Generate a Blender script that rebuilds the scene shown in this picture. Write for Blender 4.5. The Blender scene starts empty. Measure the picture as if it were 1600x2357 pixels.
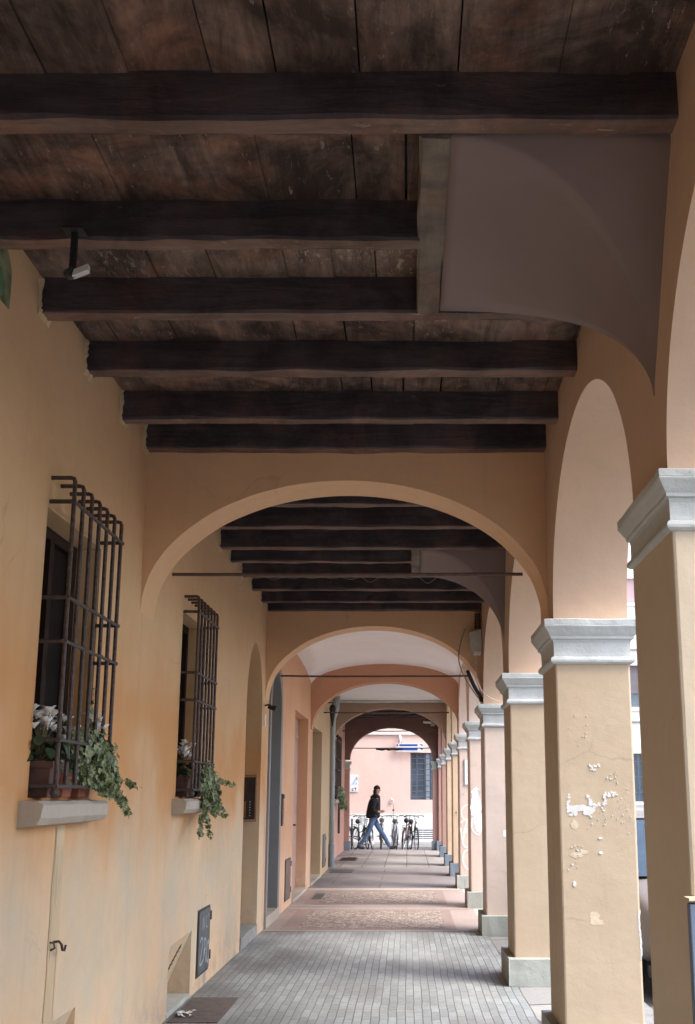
import bpy, math, random
from mathutils import Vector, Matrix, geometry, noise
R = math.radians
rnd = random.Random(7)
sc = bpy.context.scene
col = sc.collection

# ------------------------------------------------------------ camera
cd = bpy.data.cameras.new('camera'); cam = bpy.data.objects.new('camera', cd); col.objects.link(cam)
cam.location = (0, 0, 1.5)
cam.rotation_euler = (R(90 + 11.40), 0, 0)
cd.sensor_fit = 'VERTICAL'; cd.sensor_height = 36
cd.lens = 2400 / 2357 * 36
cd.shift_x = -(938 - 800) / 2357
cd.shift_y = (1347 - 1178.5) / 2357
cd.clip_start = 0.05; cd.clip_end = 500
sc.camera = cam
# ------------------------------------------------------------ world, sun, exposure
SUN_EL, SUN_AZ = 52, 112      # azimuth: degrees clockwise from +Y
w = bpy.data.worlds.new('World'); sc.world = w; w.use_nodes = True
nt = w.node_tree; bg = nt.nodes['Background']
sky = nt.nodes.new('ShaderNodeTexSky'); sky.sky_type = 'NISHITA'; sky.sun_disc = False
sky.sun_elevation = R(SUN_EL); sky.sun_rotation = R(SUN_AZ)
sky.air_density = 1.0; sky.dust_density = 2.6; sky.ozone_density = 1.0
nt.links.new(sky.outputs[0], bg.inputs[0]); bg.inputs[1].default_value = 0.15
sl = bpy.data.lights.new('sun', 'SUN'); sl.energy = .8; sl.angle = R(25); sl.color = (1, .96, .91)
so = bpy.data.objects.new('sun', sl); col.objects.link(so)
d = Vector((math.sin(R(SUN_AZ)) * math.cos(R(SUN_EL)), math.cos(R(SUN_AZ)) * math.cos(R(SUN_EL)), math.sin(R(SUN_EL))))
so.rotation_euler = d.to_track_quat('Z', 'Y').to_euler(); so.location = (20, -10, 30)
sc.view_settings.view_transform = 'Standard'; sc.view_settings.look = 'None'
sc.view_settings.exposure = 2.15; sc.view_settings.gamma = 1
sc.cycles.max_bounces = 14; sc.cycles.diffuse_bounces = 10; sc.cycles.glossy_bounces = 3
sc.cycles.transmission_bounces = 4
sc.cycles.sample_clamp_indirect = 6
sc.cycles.caustics_reflective = False; sc.cycles.caustics_refractive = False

# ------------------------------------------------------------ materials
def newmat(name):
    m = bpy.data.materials.new(name); m.use_nodes = True
    n = m.node_tree.nodes; l = m.node_tree.links
    return m, n, l, n['Principled BSDF']
def N(n, t, **k):
    x = n.new('ShaderNode' + t)
    for a, b in k.items():
        if a == 'inp':
            for i, v in b.items(): x.inputs[i].default_value = v
        else: setattr(x, a, b)
    return x
def c4(c): return (c[0], c[1], c[2], 1)
def mul(c, f): return tuple(min(1, x * f) for x in c)
def pos(n, l, scale=(1, 1, 1), loc=(0, 0, 0), rot=(0, 0, 0)):
    g = N(n, 'NewGeometry'); mp = N(n, 'Mapping'); mp.inputs['Scale'].default_value = scale
    mp.inputs['Location'].default_value = loc; mp.inputs['Rotation'].default_value = rot
    l.new(g.outputs['Position'], mp.inputs['Vector']); return mp.outputs[0]
def noise_n(n, l, v, scale, detail=5, rough=.6, dist=0):
    t = N(n, 'TexNoise', inp={'Scale': scale, 'Detail': detail, 'Roughness': rough, 'Distortion': dist})
    l.new(v, t.inputs['Vector']); return t.outputs['Fac']
def ramp(n, l, f, a, b, ca=(0, 0, 0), cb=(1, 1, 1)):
    r = N(n, 'ValToRGB'); r.color_ramp.elements[0].position = a; r.color_ramp.elements[1].position = b
    r.color_ramp.elements[0].color = c4(ca); r.color_ramp.elements[1].color = c4(cb)
    l.new(f, r.inputs[0]); return r.outputs[0]
def mix(n, l, f, a, b, blend='MIX'):
    m = N(n, 'Mix', data_type='RGBA', blend_type=blend)
    if isinstance(f, (int, float)): m.inputs[0].default_value = f
    else: l.new(f, m.inputs[0])
    for i, x in ((6, a), (7, b)):
        if isinstance(x, tuple): m.inputs[i].default_value = c4(x)
        else: l.new(x, m.inputs[i])
    return m.outputs[2]
def bump(n, l, h, strength, dist, b, prev=None):
    u = N(n, 'Bump', inp={'Strength': strength, 'Distance': dist}); l.new(h, u.inputs['Height'])
    if prev is not None: l.new(prev, u.inputs['Normal'])
    l.new(u.outputs[0], b.inputs['Normal']); return u.outputs[0]

def simple(name, c, rough=.7, var=.25, scale=8, metal=0, bs=.2, bd=.005, spec=.4):
    m, n, l, b = newmat(name)
    v = pos(n, l); f = noise_n(n, l, v, scale)
    cc = ramp(n, l, f, .3, .7, mul(c, 1 - var), mul(c, 1 + var * .6)); l.new(cc, b.inputs['Base Color'])
    b.inputs['Roughness'].default_value = rough; b.inputs['Metallic'].default_value = metal
    b.inputs['Specular IOR Level'].default_value = spec
    if bs: bump(n, l, noise_n(n, l, v, scale * 5), bs, bd, b)
    return m

def plaster(name, c, c2, wash=None, wash_z=1.2, orange=None, rough=.85, grime=.5, bstr=.35, streak=True):
    """painted plaster: blotches of two tones, a washed-out worn lower zone with vertical run marks, fine relief"""
    m, n, l, b = newmat(name)
    v = pos(n, l)
    big = noise_n(n, l, v, 0.9, 4, .55, .3)
    cc = ramp(n, l, big, .38, .66, c, c2)
    if orange:
        pz = pos(n, l, (1, 1, 1)); g = N(n, 'SeparateXYZ'); l.new(pz, g.inputs[0])
        nn = noise_n(n, l, pos(n, l, (1, .8, .8), (3, 1, 5)), 1.3, 3, .5)
        z = N(n, 'MapRange', inp={1: 0.9, 2: 1.35, 3: 0.0, 4: 1.0}); l.new(g.outputs[2], z.inputs[0])
        z2 = N(n, 'MapRange', inp={1: 2.0, 2: 2.6, 3: 1.0, 4: 0.0}); l.new(g.outputs[2], z2.inputs[0])
        mm = N(n, 'Math', operation='MULTIPLY'); l.new(z.outputs[0], mm.inputs[0]); l.new(z2.outputs[0], mm.inputs[1])
        m2 = N(n, 'Math', operation='MULTIPLY'); l.new(mm.outputs[0], m2.inputs[0]); l.new(ramp(n, l, nn, .24, .52), m2.inputs[1])
        cc = mix(n, l, m2.outputs[0], cc, orange)
    if wash:
        g = N(n, 'SeparateXYZ'); l.new(v, g.inputs[0])
        nn = noise_n(n, l, pos(n, l, (1, 1, .45)), 1.6, 5, .6)
        a = N(n, 'Math', operation='MULTIPLY_ADD', inp={1: 1.3}); l.new(nn, a.inputs[0]); l.new(g.outputs[2], a.inputs[2])
        z = N(n, 'MapRange', inp={1: wash_z + .40, 2: wash_z + 1.0, 3: 1.0, 4: 0.0}); l.new(a.outputs[0], z.inputs[0])
        pale = mix(n, l, ramp(n, l, noise_n(n, l, pos(n, l, (1, .9, .7), (7, 2, 1)), 1.5, 4), .35, .68), wash, mul(c, 1.12))
        cc = mix(n, l, z.outputs[0], cc, pale)
    if streak:
        st = noise_n(n, l, pos(n, l, (9, 9, .55)), 1.0, 4, .65)
        cc = mix(n, l, ramp(n, l, st, .52, .78), cc, mix(n, l, .22, mul(c, .9), (.20, .15, .11)), 'MIX') if grime > .9 else \
             mix(n, l, mulfac(n, l, ramp(n, l, st, .54, .8), .30 * grime), cc, (.16, .12, .09))
    sp = noise_n(n, l, v, 38, 3, .6)
    cc = mix(n, l, mulfac(n, l, ramp(n, l, sp, .66, .74), .35 * grime), cc, (.12, .09, .07))
    wv = N(n, 'VectorMath', operation='MULTIPLY_ADD', inp={1: (.35, .35, .35)}); tn = N(n, 'TexNoise', inp={'Scale': 2.2, 'Detail': 4}); l.new(v, tn.inputs['Vector']); l.new(tn.outputs['Color'], wv.inputs[0]); l.new(v, wv.inputs[2])
    ed = N(n, 'TexVoronoi', feature='DISTANCE_TO_EDGE', inp={'Scale': 1.1}); l.new(wv.outputs[0], ed.inputs['Vector'])
    ck = N(n, 'Math', operation='MULTIPLY'); l.new(ramp(n, l, ed.outputs[0], .0015, .006, (1, 1, 1), (0, 0, 0)), ck.inputs[0]); l.new(ramp(n, l, noise_n(n, l, v, 1.7, 3, .5), .57, .66), ck.inputs[1])
    cc = mix(n, l, mulfac(n, l, ck.outputs[0], .30 * min(1, grime + .3)), cc, (.14, .10, .08))
    tr = noise_n(n, l, pos(n, l, (1, 1, 1.6), (11, 4, 2)), 5.5, 5, .6, .8)
    cc = mix(n, l, mulfac(n, l, ramp(n, l, tr, .35, .7), .16), cc, mul(c, .72))
    if wash:
        zz = N(n, 'MapRange', inp={1: .04, 2: .42, 3: .55, 4: 0.0}); sx = N(n, 'SeparateXYZ'); l.new(v, sx.inputs[0]); l.new(sx.outputs[2], zz.inputs[0])
        mz = N(n, 'Math', operation='MULTIPLY'); l.new(zz.outputs[0], mz.inputs[0]); l.new(ramp(n, l, noise_n(n, l, v, 4.5, 5, .7), .4, .62), mz.inputs[1])
        cc = mix(n, l, mz.outputs[0], cc, (.30, .26, .21))
    l.new(cc, b.inputs['Base Color'])
    b.inputs['Roughness'].default_value = rough; b.inputs['Specular IOR Level'].default_value = .25
    p = bump(n, l, noise_n(n, l, v, 2.6, 3, .5), bstr, .035, b)
    p = bump(n, l, tr, bstr * .4, .010, b, p)
    bump(n, l, noise_n(n, l, v, 55, 4, .7), bstr * .7, .004, b, p)
    return m
def mulfac(n, l, f, k):
    x = N(n, 'Math', operation='MULTIPLY', inp={1: k}); l.new(f, x.inputs[0]); return x.outputs[0]

def wood_dark(name, c, c2, fleck, axis='X', fl=.72, amount=1.0, mott=.6):
    m, n, l, b = newmat(name)
    s = (1.2, 9, 9) if axis == 'X' else (9, 1.2, 9)
    v = pos(n, l, s); f = noise_n(n, l, v, 1.6, 7, .7, .5)
    cc = ramp(n, l, f, .32, .70, c, c2)
    warm = noise_n(n, l, pos(n, l, (1, 1, 1), (4, 9, 2)), 3.3, 5, .65, .4)
    cc = mix(n, l, mulfac(n, l, ramp(n, l, warm, .50, .68), .55), cc, (min(1, c2[0] * 1.25), c2[1] * .82, c2[2] * .6))
    big = noise_n(n, l, pos(n, l), 2.4, 6, .68, .5)
    cc = mix(n, l, mulfac(n, l, ramp(n, l, big, .40, .60), mott), cc, mul(c, .35))
    fk = noise_n(n, l, pos(n, l, (1, 3, 3) if axis == 'X' else (5, 1.5, 3), (2, 5, 1)), 9, 7, .78, .7)
    msk = noise_n(n, l, pos(n, l, (1, 1, 1), (1, 7, 3)), 1.3, 3, .5)
    fm = N(n, 'Math', operation='MULTIPLY'); l.new(ramp(n, l, fk, fl, fl + .05), fm.inputs[0]); l.new(ramp(n, l, msk, .42, .6, (.15, .15, .15), (1, 1, 1)), fm.inputs[1])
    cc = mix(n, l, mulfac(n, l, fm.outputs[0], amount), cc, fleck)
    l.new(cc, b.inputs['Base Color']); b.inputs['Roughness'].default_value = .8
    b.inputs['Specular IOR Level'].default_value = .2
    p = bump(n, l, f, .6, .02, b); p = bump(n, l, fk, .6, .012, b, p)
    return m

def brickfloor(name, c, c2, mortar, bw, rh, msize, rotz=90, offs=.5, rough=.6, dirt=(.1, .09, .08), loc=(0, 0, 0), da=.5, gum_sheen=False):
    m, n, l, b = newmat(name)
    v0 = pos(n, l, rot=(0, 0, R(rotz)), loc=loc)
    wob = N(n, 'TexNoise', inp={'Scale': 1.5, 'Detail': 2}); l.new(pos(n, l), wob.inputs['Vector'])
    va = N(n, 'VectorMath', operation='MULTIPLY_ADD', inp={1: (.03, .03, 0)}); l.new(wob.outputs['Color'], va.inputs[0]); l.new(v0, va.inputs[2])
    t = N(n, 'TexBrick', inp={'Scale': 1, 'Mortar Size': msize, 'Mortar Smooth': .3, 'Brick Width': bw, 'Row Height': rh, 'Bias': 0})
    t.offset = offs; t.inputs['Color1'].default_value = c4(c); t.inputs['Color2'].default_value = c4(c2); t.inputs['Mortar'].default_value = c4(mortar)
    l.new(va.outputs[0], t.inputs['Vector'])
    f = noise_n(n, l, pos(n, l, (1, .6, 1)), 1.3, 6, .62)
    cc = mix(n, l, mulfac(n, l, ramp(n, l, f, .45, .68), da), t.outputs['Color'], dirt)
    f2 = noise_n(n, l, pos(n, l), 26, 4, .7)
    cc = mix(n, l, mulfac(n, l, ramp(n, l, f2, .5, .75), .35), cc, mul(c, .55))
    if gum_sheen:
        gv = N(n, 'TexVoronoi', inp={'Scale': 3.2, 'Randomness': 1}); l.new(pos(n, l), gv.inputs['Vector'])
        cc = mix(n, l, mulfac(n, l, ramp(n, l, gv.outputs['Distance'], .035, .06, (1, 1, 1), (0, 0, 0)), .6), cc, (.07, .07, .065))
        sheen_bands = noise_n(n, l, pos(n, l, (1, .35, 1), (5, 1, 0)), 1.1, 4, .55)
        cc = mix(n, l, mulfac(n, l, ramp(n, l, sheen_bands, .50, .70), .35), cc, (.42, .44, .44))  # pale bands of floor sheen painted into the colour
    # trodden-in grime along the house wall
    g = N(n, 'SeparateXYZ'); l.new(pos(n, l), g.inputs[0])
    z = N(n, 'MapRange', inp={1: -1.65, 2: -.7, 3: .55, 4: 0.0}); l.new(g.outputs[0], z.inputs[0])
    mm = N(n, 'Math', operation='MULTIPLY'); l.new(z.outputs[0], mm.inputs[0]); l.new(ramp(n, l, f, .35, .6), mm.inputs[1])
    cc = mix(n, l, mm.outputs[0], cc, mul(dirt, .8))
    l.new(cc, b.inputs['Base Color'])
    rr = ramp(n, l, f2, .3, .7, (rough * .8,) * 3, (min(1, rough * 1.2),) * 3); l.new(rr, b.inputs['Roughness'])
    inv = N(n, 'Math', operation='SUBTRACT', inp={0: 1.0}); l.new(t.outputs['Fac'], inv.inputs[1])
    p = bump(n, l, inv.outputs[0], .6, .006, b); bump(n, l, f2, .2, .004, b, p)
    return m

def mosaic(name):
    m, n, l, b = newmat(name)
    v = pos(n, l)
    t = N(n, 'TexVoronoi', inp={'Scale': 26}); l.new(v, t.inputs['Vector'])
    e = N(n, 'TexVoronoi', feature='DISTANCE_TO_EDGE', inp={'Scale': 26}); l.new(v, e.inputs['Vector'])
    sep = N(n, 'SeparateXYZ'); l.new(t.outputs['Color'], sep.inputs[0])
    cc = ramp(n, l, sep.outputs[0], .38, .52, (.24, .175, .15), (.52, .46, .41))
    f = noise_n(n, l, v, 3, 4); cc = mix(n, l, mulfac(n, l, ramp(n, l, f, .5, .7), .5), cc, (.3, .2, .15))
    cc = mix(n, l, ramp(n, l, e.outputs[0], .02, .09), (.10, .07, .05), cc)
    l.new(cc, b.inputs['Base Color']); b.inputs['Roughness'].default_value = .5
    bump(n, l, ramp(n, l, e.outputs[0], .02, .12), .4, .004, b)
    return m

def shutter_mat(name, c, period=.06):
    m, n, l, b = newmat(name)
    t = N(n, 'TexWave', wave_type='BANDS', bands_direction='Z', inp={'Scale': 1 / period / 6.283 * 3.14, 'Distortion': 0}); l.new(pos(n, l), t.inputs['Vector'])
    l.new(ramp(n, l, t.outputs['Fac'], .2, .6, mul(c, .6), c), b.inputs['Base Color']); b.inputs['Roughness'].default_value = .6
    bump(n, l, t.outputs['Fac'], .6, .01, b)
    return m

def glass_mat(name, c=(.05, .06, .07), rough=.08):
    m, n, l, b = newmat(name)
    f = noise_n(n, l, pos(n, l), 3); l.new(ramp(n, l, f, .3, .7, mul(c, .7), mul(c, 1.3)), b.inputs['Base Color'])
    b.inputs['Roughness'].default_value = rough; b.inputs['Specular IOR Level'].default_value = .8
    return m
def leaf_mat(name, c, c2):
    m, n, l, b = newmat(name)
    g = N(n, 'ObjectInfo'); f = noise_n(n, l, pos(n, l), 30, 2)
    l.new(ramp(n, l, f, .35, .65, c, c2), b.inputs['Base Color']); b.inputs['Roughness'].default_value = .45
    b.inputs['Subsurface Weight'].default_value = 0
    return m

M = {}
M['ochre_wall'] = plaster('ochre_wall', (.64, .43, .255), (.60, .385, .215), wash=(.55, .47, .34), wash_z=1.2, orange=(.56, .275, .105), grime=.4)
M['ochre_arch'] = plaster('ochre_arch', (.68, .44, .265), (.72, .47, .29), grime=.3)
M['cream_pier'] = plaster('cream_pier', (.56, .47, .35), (.60, .51, .39), grime=.45)
M['tan_pier'] = plaster('tan_pier', (.49, .385, .27), (.53, .43, .31), grime=.5)
M['arcade_ochre'] = plaster('arcade_ochre', (.56, .40, .29), (.60, .43, .315), grime=.25)
M['apricot_wall'] = plaster('apricot_wall', (.60, .36, .22), (.56, .32, .19), wash=(.62, .44, .31), wash_z=.6, grime=.4)
M['apricot_arch'] = plaster('apricot_arch', (.50, .28, .175), (.54, .305, .195), grime=.2)
M['rose_pier'] = plaster('rose_pier', (.67, .55, .475), (.64, .52, .44), grime=.4)
M['yellow_wall'] = plaster('yellow_wall', (.54, .40, .25), (.50, .36, .22), grime=.4)
M['brown_arch'] = plaster('brown_arch', (.37, .265, .20), (.34, .24, .18), grime=.3)
M['yellow_pier'] = plaster('yellow_pier', (.68, .53, .37), (.65, .49, .34), grime=.4)
M['pink_wall'] = plaster('pink_wall', (.54, .31, .24), (.50, .28, .21), grime=.4)
M['pink_pier'] = plaster('pink_pier', (.49, .305, .255), (.45, .275, .23), grime=.4)
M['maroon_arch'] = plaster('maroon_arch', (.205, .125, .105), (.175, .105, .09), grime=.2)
M['vault_white'] = plaster('vault_white', (.83, .83, .83), (.79, .79, .79), grime=.15, bstr=.15, streak=False)
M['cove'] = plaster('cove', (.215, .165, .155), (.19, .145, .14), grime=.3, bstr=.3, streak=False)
M['stone_cap'] = plaster('stone_cap', (.54, .565, .555), (.40, .425, .415), grime=1.2, bstr=1.1, streak=False)
M['plinth_stone'] = plaster('plinth_stone', (.42, .44, .40), (.33, .35, .32), grime=1.0 - .11, bstr=.8)
M['plinth_blue'] = plaster('plinth_blue', (.22, .26, .30), (.19, .23, .27), grime=.5, bstr=.4)
M['blue_paint'] = plaster('blue_paint', (.17, .215, .30), (.15, .19, .27), grime=.4, bstr=.3)
M['sill_stone'] = plaster('sill_stone', (.48, .42, .345), (.38, .33, .27), grime=.9, bstr=.8)
M['boards'] = wood_dark('boards', (.075, .052, .046), (.32, .225, .18), (.62, .50, .40), 'Y', .60, .6, .85)
M['boards_flaky'] = wood_dark('boards_flaky', (.11, .08, .066), (.36, .27, .22), (.74, .66, .55), 'Y', .55, .8, .75)
M['beam'] = wood_dark('beam', (.05, .046, .058), (.12, .095, .10), (.34, .26, .22), 'X', .64, .5, .6)
M['beam_lit_under'] = wood_dark('beam_lit_under', (.14, .095, .08), (.27, .185, .145), (.55, .43, .34), 'X', .60, .65, .5)  # lighter copy of the beam wood: floor bounce painted onto the undersides
M['trimmer'] = wood_dark('trimmer', (.16, .135, .115), (.25, .215, .18), (.50, .42, .33), 'Y', .66, .8)
M['iron'] = simple('iron', (.085, .062, .055), .6, .55, 45, .2, .8, .003)
M['rust_rod'] = simple('rust_rod', (.10, .06, .045), .7, .35, 20)
M['dark_frame'] = simple('dark_frame', (.03, .018, .014), .7, .3, 12, spec=.1)
M['dark_glass'] = simple('dark_glass', (.014, .010, .009), .7, .2, 4, bs=0, spec=.1)
M['dark_inside'] = simple('dark_inside', (.02, .018, .016), .9)
M['tile_floor'] = brickfloor('tile_floor', (.32, .345, .35), (.225, .245, .25), (.10, .105, .105), .26, .06, .0038, 90, .37, dirt=(.12, .12, .115), da=.6, gum_sheen=True)
M['terrazzo'] = brickfloor('terrazzo', (.41, .335, .305), (.38, .31, .285), (.3, .24, .21), 3, 3, .003, 90, rough=.42, dirt=(.30, .24, .215), da=.6)
M['terrazzo_edge'] = simple('terrazzo_edge', (.31, .235, .21), .45, .2, 20)
M['terrazzo_band'] = simple('terrazzo_band', (.48, .43, .39), .5, .25, 16)
M['mosaic'] = mosaic('mosaic')
M['asphalt_slab'] = brickfloor('asphalt_slab', (.24, .22, .22), (.22, .20, .20), (.07, .065, .06), 2.8, .95, .008, 0, .3, dirt=(.14, .12, .12), loc=(.45, .4, 0))
M['big_slab'] = brickfloor('big_slab', (.33, .32, .30), (.27, .26, .25), (.09, .08, .075), 2.0, .48, .012, 90, .4, dirt=(.17, .16, .15), da=.6)
M['rough_slab'] = brickfloor('rough_slab', (.36, .36, .35), (.27, .27, .26), (.08, .075, .07), .75, .55, .02, 80, .4, dirt=(.14, .13, .12), da=.8)
M['marble_strip'] = simple('marble_strip', (.60, .58, .54), .5, .2, 12)
M['asphalt'] = simple('asphalt', (.20, .195, .19), .85, .3, 30, 0, .5, .01)
M['bike_metal'] = simple('bike_metal', (.10, .11, .12), .4, .2, 10, .6, 0)
M['far_road'] = simple('far_road', (.10, .10, .102), .9, .3, 14)
M['kerb'] = simple('kerb', (.26, .26, .25), .75, .25, 10)
M['road_kerb'] = simple('road_kerb', (.5, .5, .48), .75, .2, 10)
M['door_rose'] = simple('door_rose', (.40, .26, .22), .55, .15, 6)
M['door_dark'] = simple('door_dark', (.10, .06, .04), .6, .25, 6)
M['grey_paint'] = plaster('grey_paint', (.25, .25, .245), (.22, .22, .215), grime=.3, bstr=.2)
M['grey_dark'] = simple('grey_dark', (.045, .047, .05), .6)
M['hatch'] = simple('hatch', (.105, .115, .12), .5, .3, 9, .3)
M['hatch_brown'] = simple('hatch_brown', (.16, .11, .09), .55, .3, 9, .2)
M['pipe'] = simple('pipe', (.36, .41, .43), .5, .15, 5, .1)
M['brass'] = simple('brass', (.40, .17, .07), .35, .3, 20, .7)
M['brass_dark'] = simple('brass_dark', (.06, .04, .03), .5, .3, 20, .3)
M['white_paint'] = simple('white_paint', (.80, .80, .78), .6, .1, 12)
M['off_white'] = simple('off_white', (.55, .56, .55), .6, .15, 12)
M['graffiti_white'] = simple('graffiti_white', (.84, .86, .86), .5, .05, 10, bs=0)
M['graffiti_cream'] = simple('graffiti_cream', (.80, .74, .64), .5, .05, 10, bs=0)
M['graffiti_grey'] = simple('graffiti_grey', (.38, .42, .44), .5, .2, 10, bs=0)
M['peel_white'] = simple('peel_white', (.70, .70, .68), .85, .15, 30, bs=0)
M['peel_tan'] = simple('peel_tan', (.64, .54, .39), .85, .12, 30, bs=0)
M['patch'] = simple('patch', (.56, .42, .255), .85, .12, 5)
M['cable'] = simple('cable', (.30, .27, .25), .6)
M['cable_white'] = simple('cable_white', (.6, .57, .53), .6)
M['black'] = simple('black', (.02, .02, .022), .5)
M['terracotta'] = simple('terracotta', (.30, .10, .06), .8, .25, 12)
M['terracotta_dark'] = simple('terracotta_dark', (.10, .05, .04), .7, .25, 12)
M['soil'] = simple('soil', (.04, .03, .02), .9)
M['leaf'] = leaf_mat('leaf', (.08, .11, .045), (.27, .31, .15))
M['leaf_dark'] = leaf_mat('leaf_dark', (.022, .045, .022), (.06, .10, .045))
M['stem'] = simple('stem', (.16, .13, .06), .7)
M['petal'] = simple('petal', (.84, .82, .80), .5, .06, 30, bs=0)
M['petal_heart'] = simple('petal_heart', (.30, .08, .12), .5)
M['far_pink'] = plaster('far_pink', (.80, .60, .52), (.76, .56, .48), grime=.25, bstr=.2)
M['far_white'] = plaster('far_white', (.83, .85, .83), (.79, .81, .79), grime=.2, bstr=.2)
M['far_cream'] = plaster('far_cream', (.84, .83, .78), (.80, .79, .74), grime=.1, bstr=.2)
M['far_glass'] = glass_mat('far_glass', (.10, .13, .16), .25)
M['far_frame'] = simple('far_frame', (.10, .13, .18), .5)
M['curtain'] = simple('curtain', (.40, .45, .48), .7)
M['sign_blue'] = simple('sign_blue', (.012, .085, .34), .4, .08, 5, bs=0)
M['sign_white'] = simple('sign_white', (.8, .82, .85), .4, .05, 5, bs=0)
M['poster_blue'] = simple('poster_blue', (.45, .62, .80), .5, .2, 8, bs=0)
M['shutter_pink'] = shutter_mat('shutter_pink', (.62, .42, .42))
M['shutter_grey'] = shutter_mat('shutter_grey', (.20, .17, .18))
M['skin'] = simple('skin', (.55, .32, .23), .5, .08, 20)
M['jacket'] = simple('jacket', (.014, .013, .016), .85, .2, 30)
M['jeans'] = simple('jeans', (.10, .17, .30), .85, .35, 7)
M['shoe'] = simple('shoe', (.05, .035, .03), .6)
M['hat'] = simple('hat', (.045, .025, .022), .9, .3, 60)
M['hair'] = simple('hair', (.03, .018, .012), .7)
M['tyre'] = simple('tyre', (.02, .02, .022), .8)
M['chrome'] = simple('chrome', (.45, .47, .5), .3, .1, 10, .9, 0)
M['bike_green'] = simple('bike_green', (.03, .10, .07), .35, .1, 10, .1, 0)
M['bike_red'] = simple('bike_red', (.07, .02, .02), .4, .1, 10, .1, 0)
M['bike_black'] = simple('bike_black', (.02, .022, .028), .35, .1, 10, .1, 0)
M['bike_silver'] = simple('bike_silver', (.35, .38, .42), .35, .1, 10, .5, 0)
M['saddle'] = simple('saddle', (.03, .022, .02), .5)
M['car_paint'] = simple('car_paint', (.20, .18, .165), .45, .04, 3, 0, 0)
M['car_glass'] = glass_mat('car_glass', (.03, .05, .07), .03)
M['lamp_glass'] = simple('lamp_glass', (.6, .62, .64), .15, .05, 10, 0, 0)
M['mural'] = simple('mural', (.20, .22, .12), .6, .8, 9)
M['mural2'] = simple('mural2', (.11, .22, .13), .6, .6, 12)
M['litter'] = simple('litter', (.62, .63, .60), .8, .2, 30)

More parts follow.
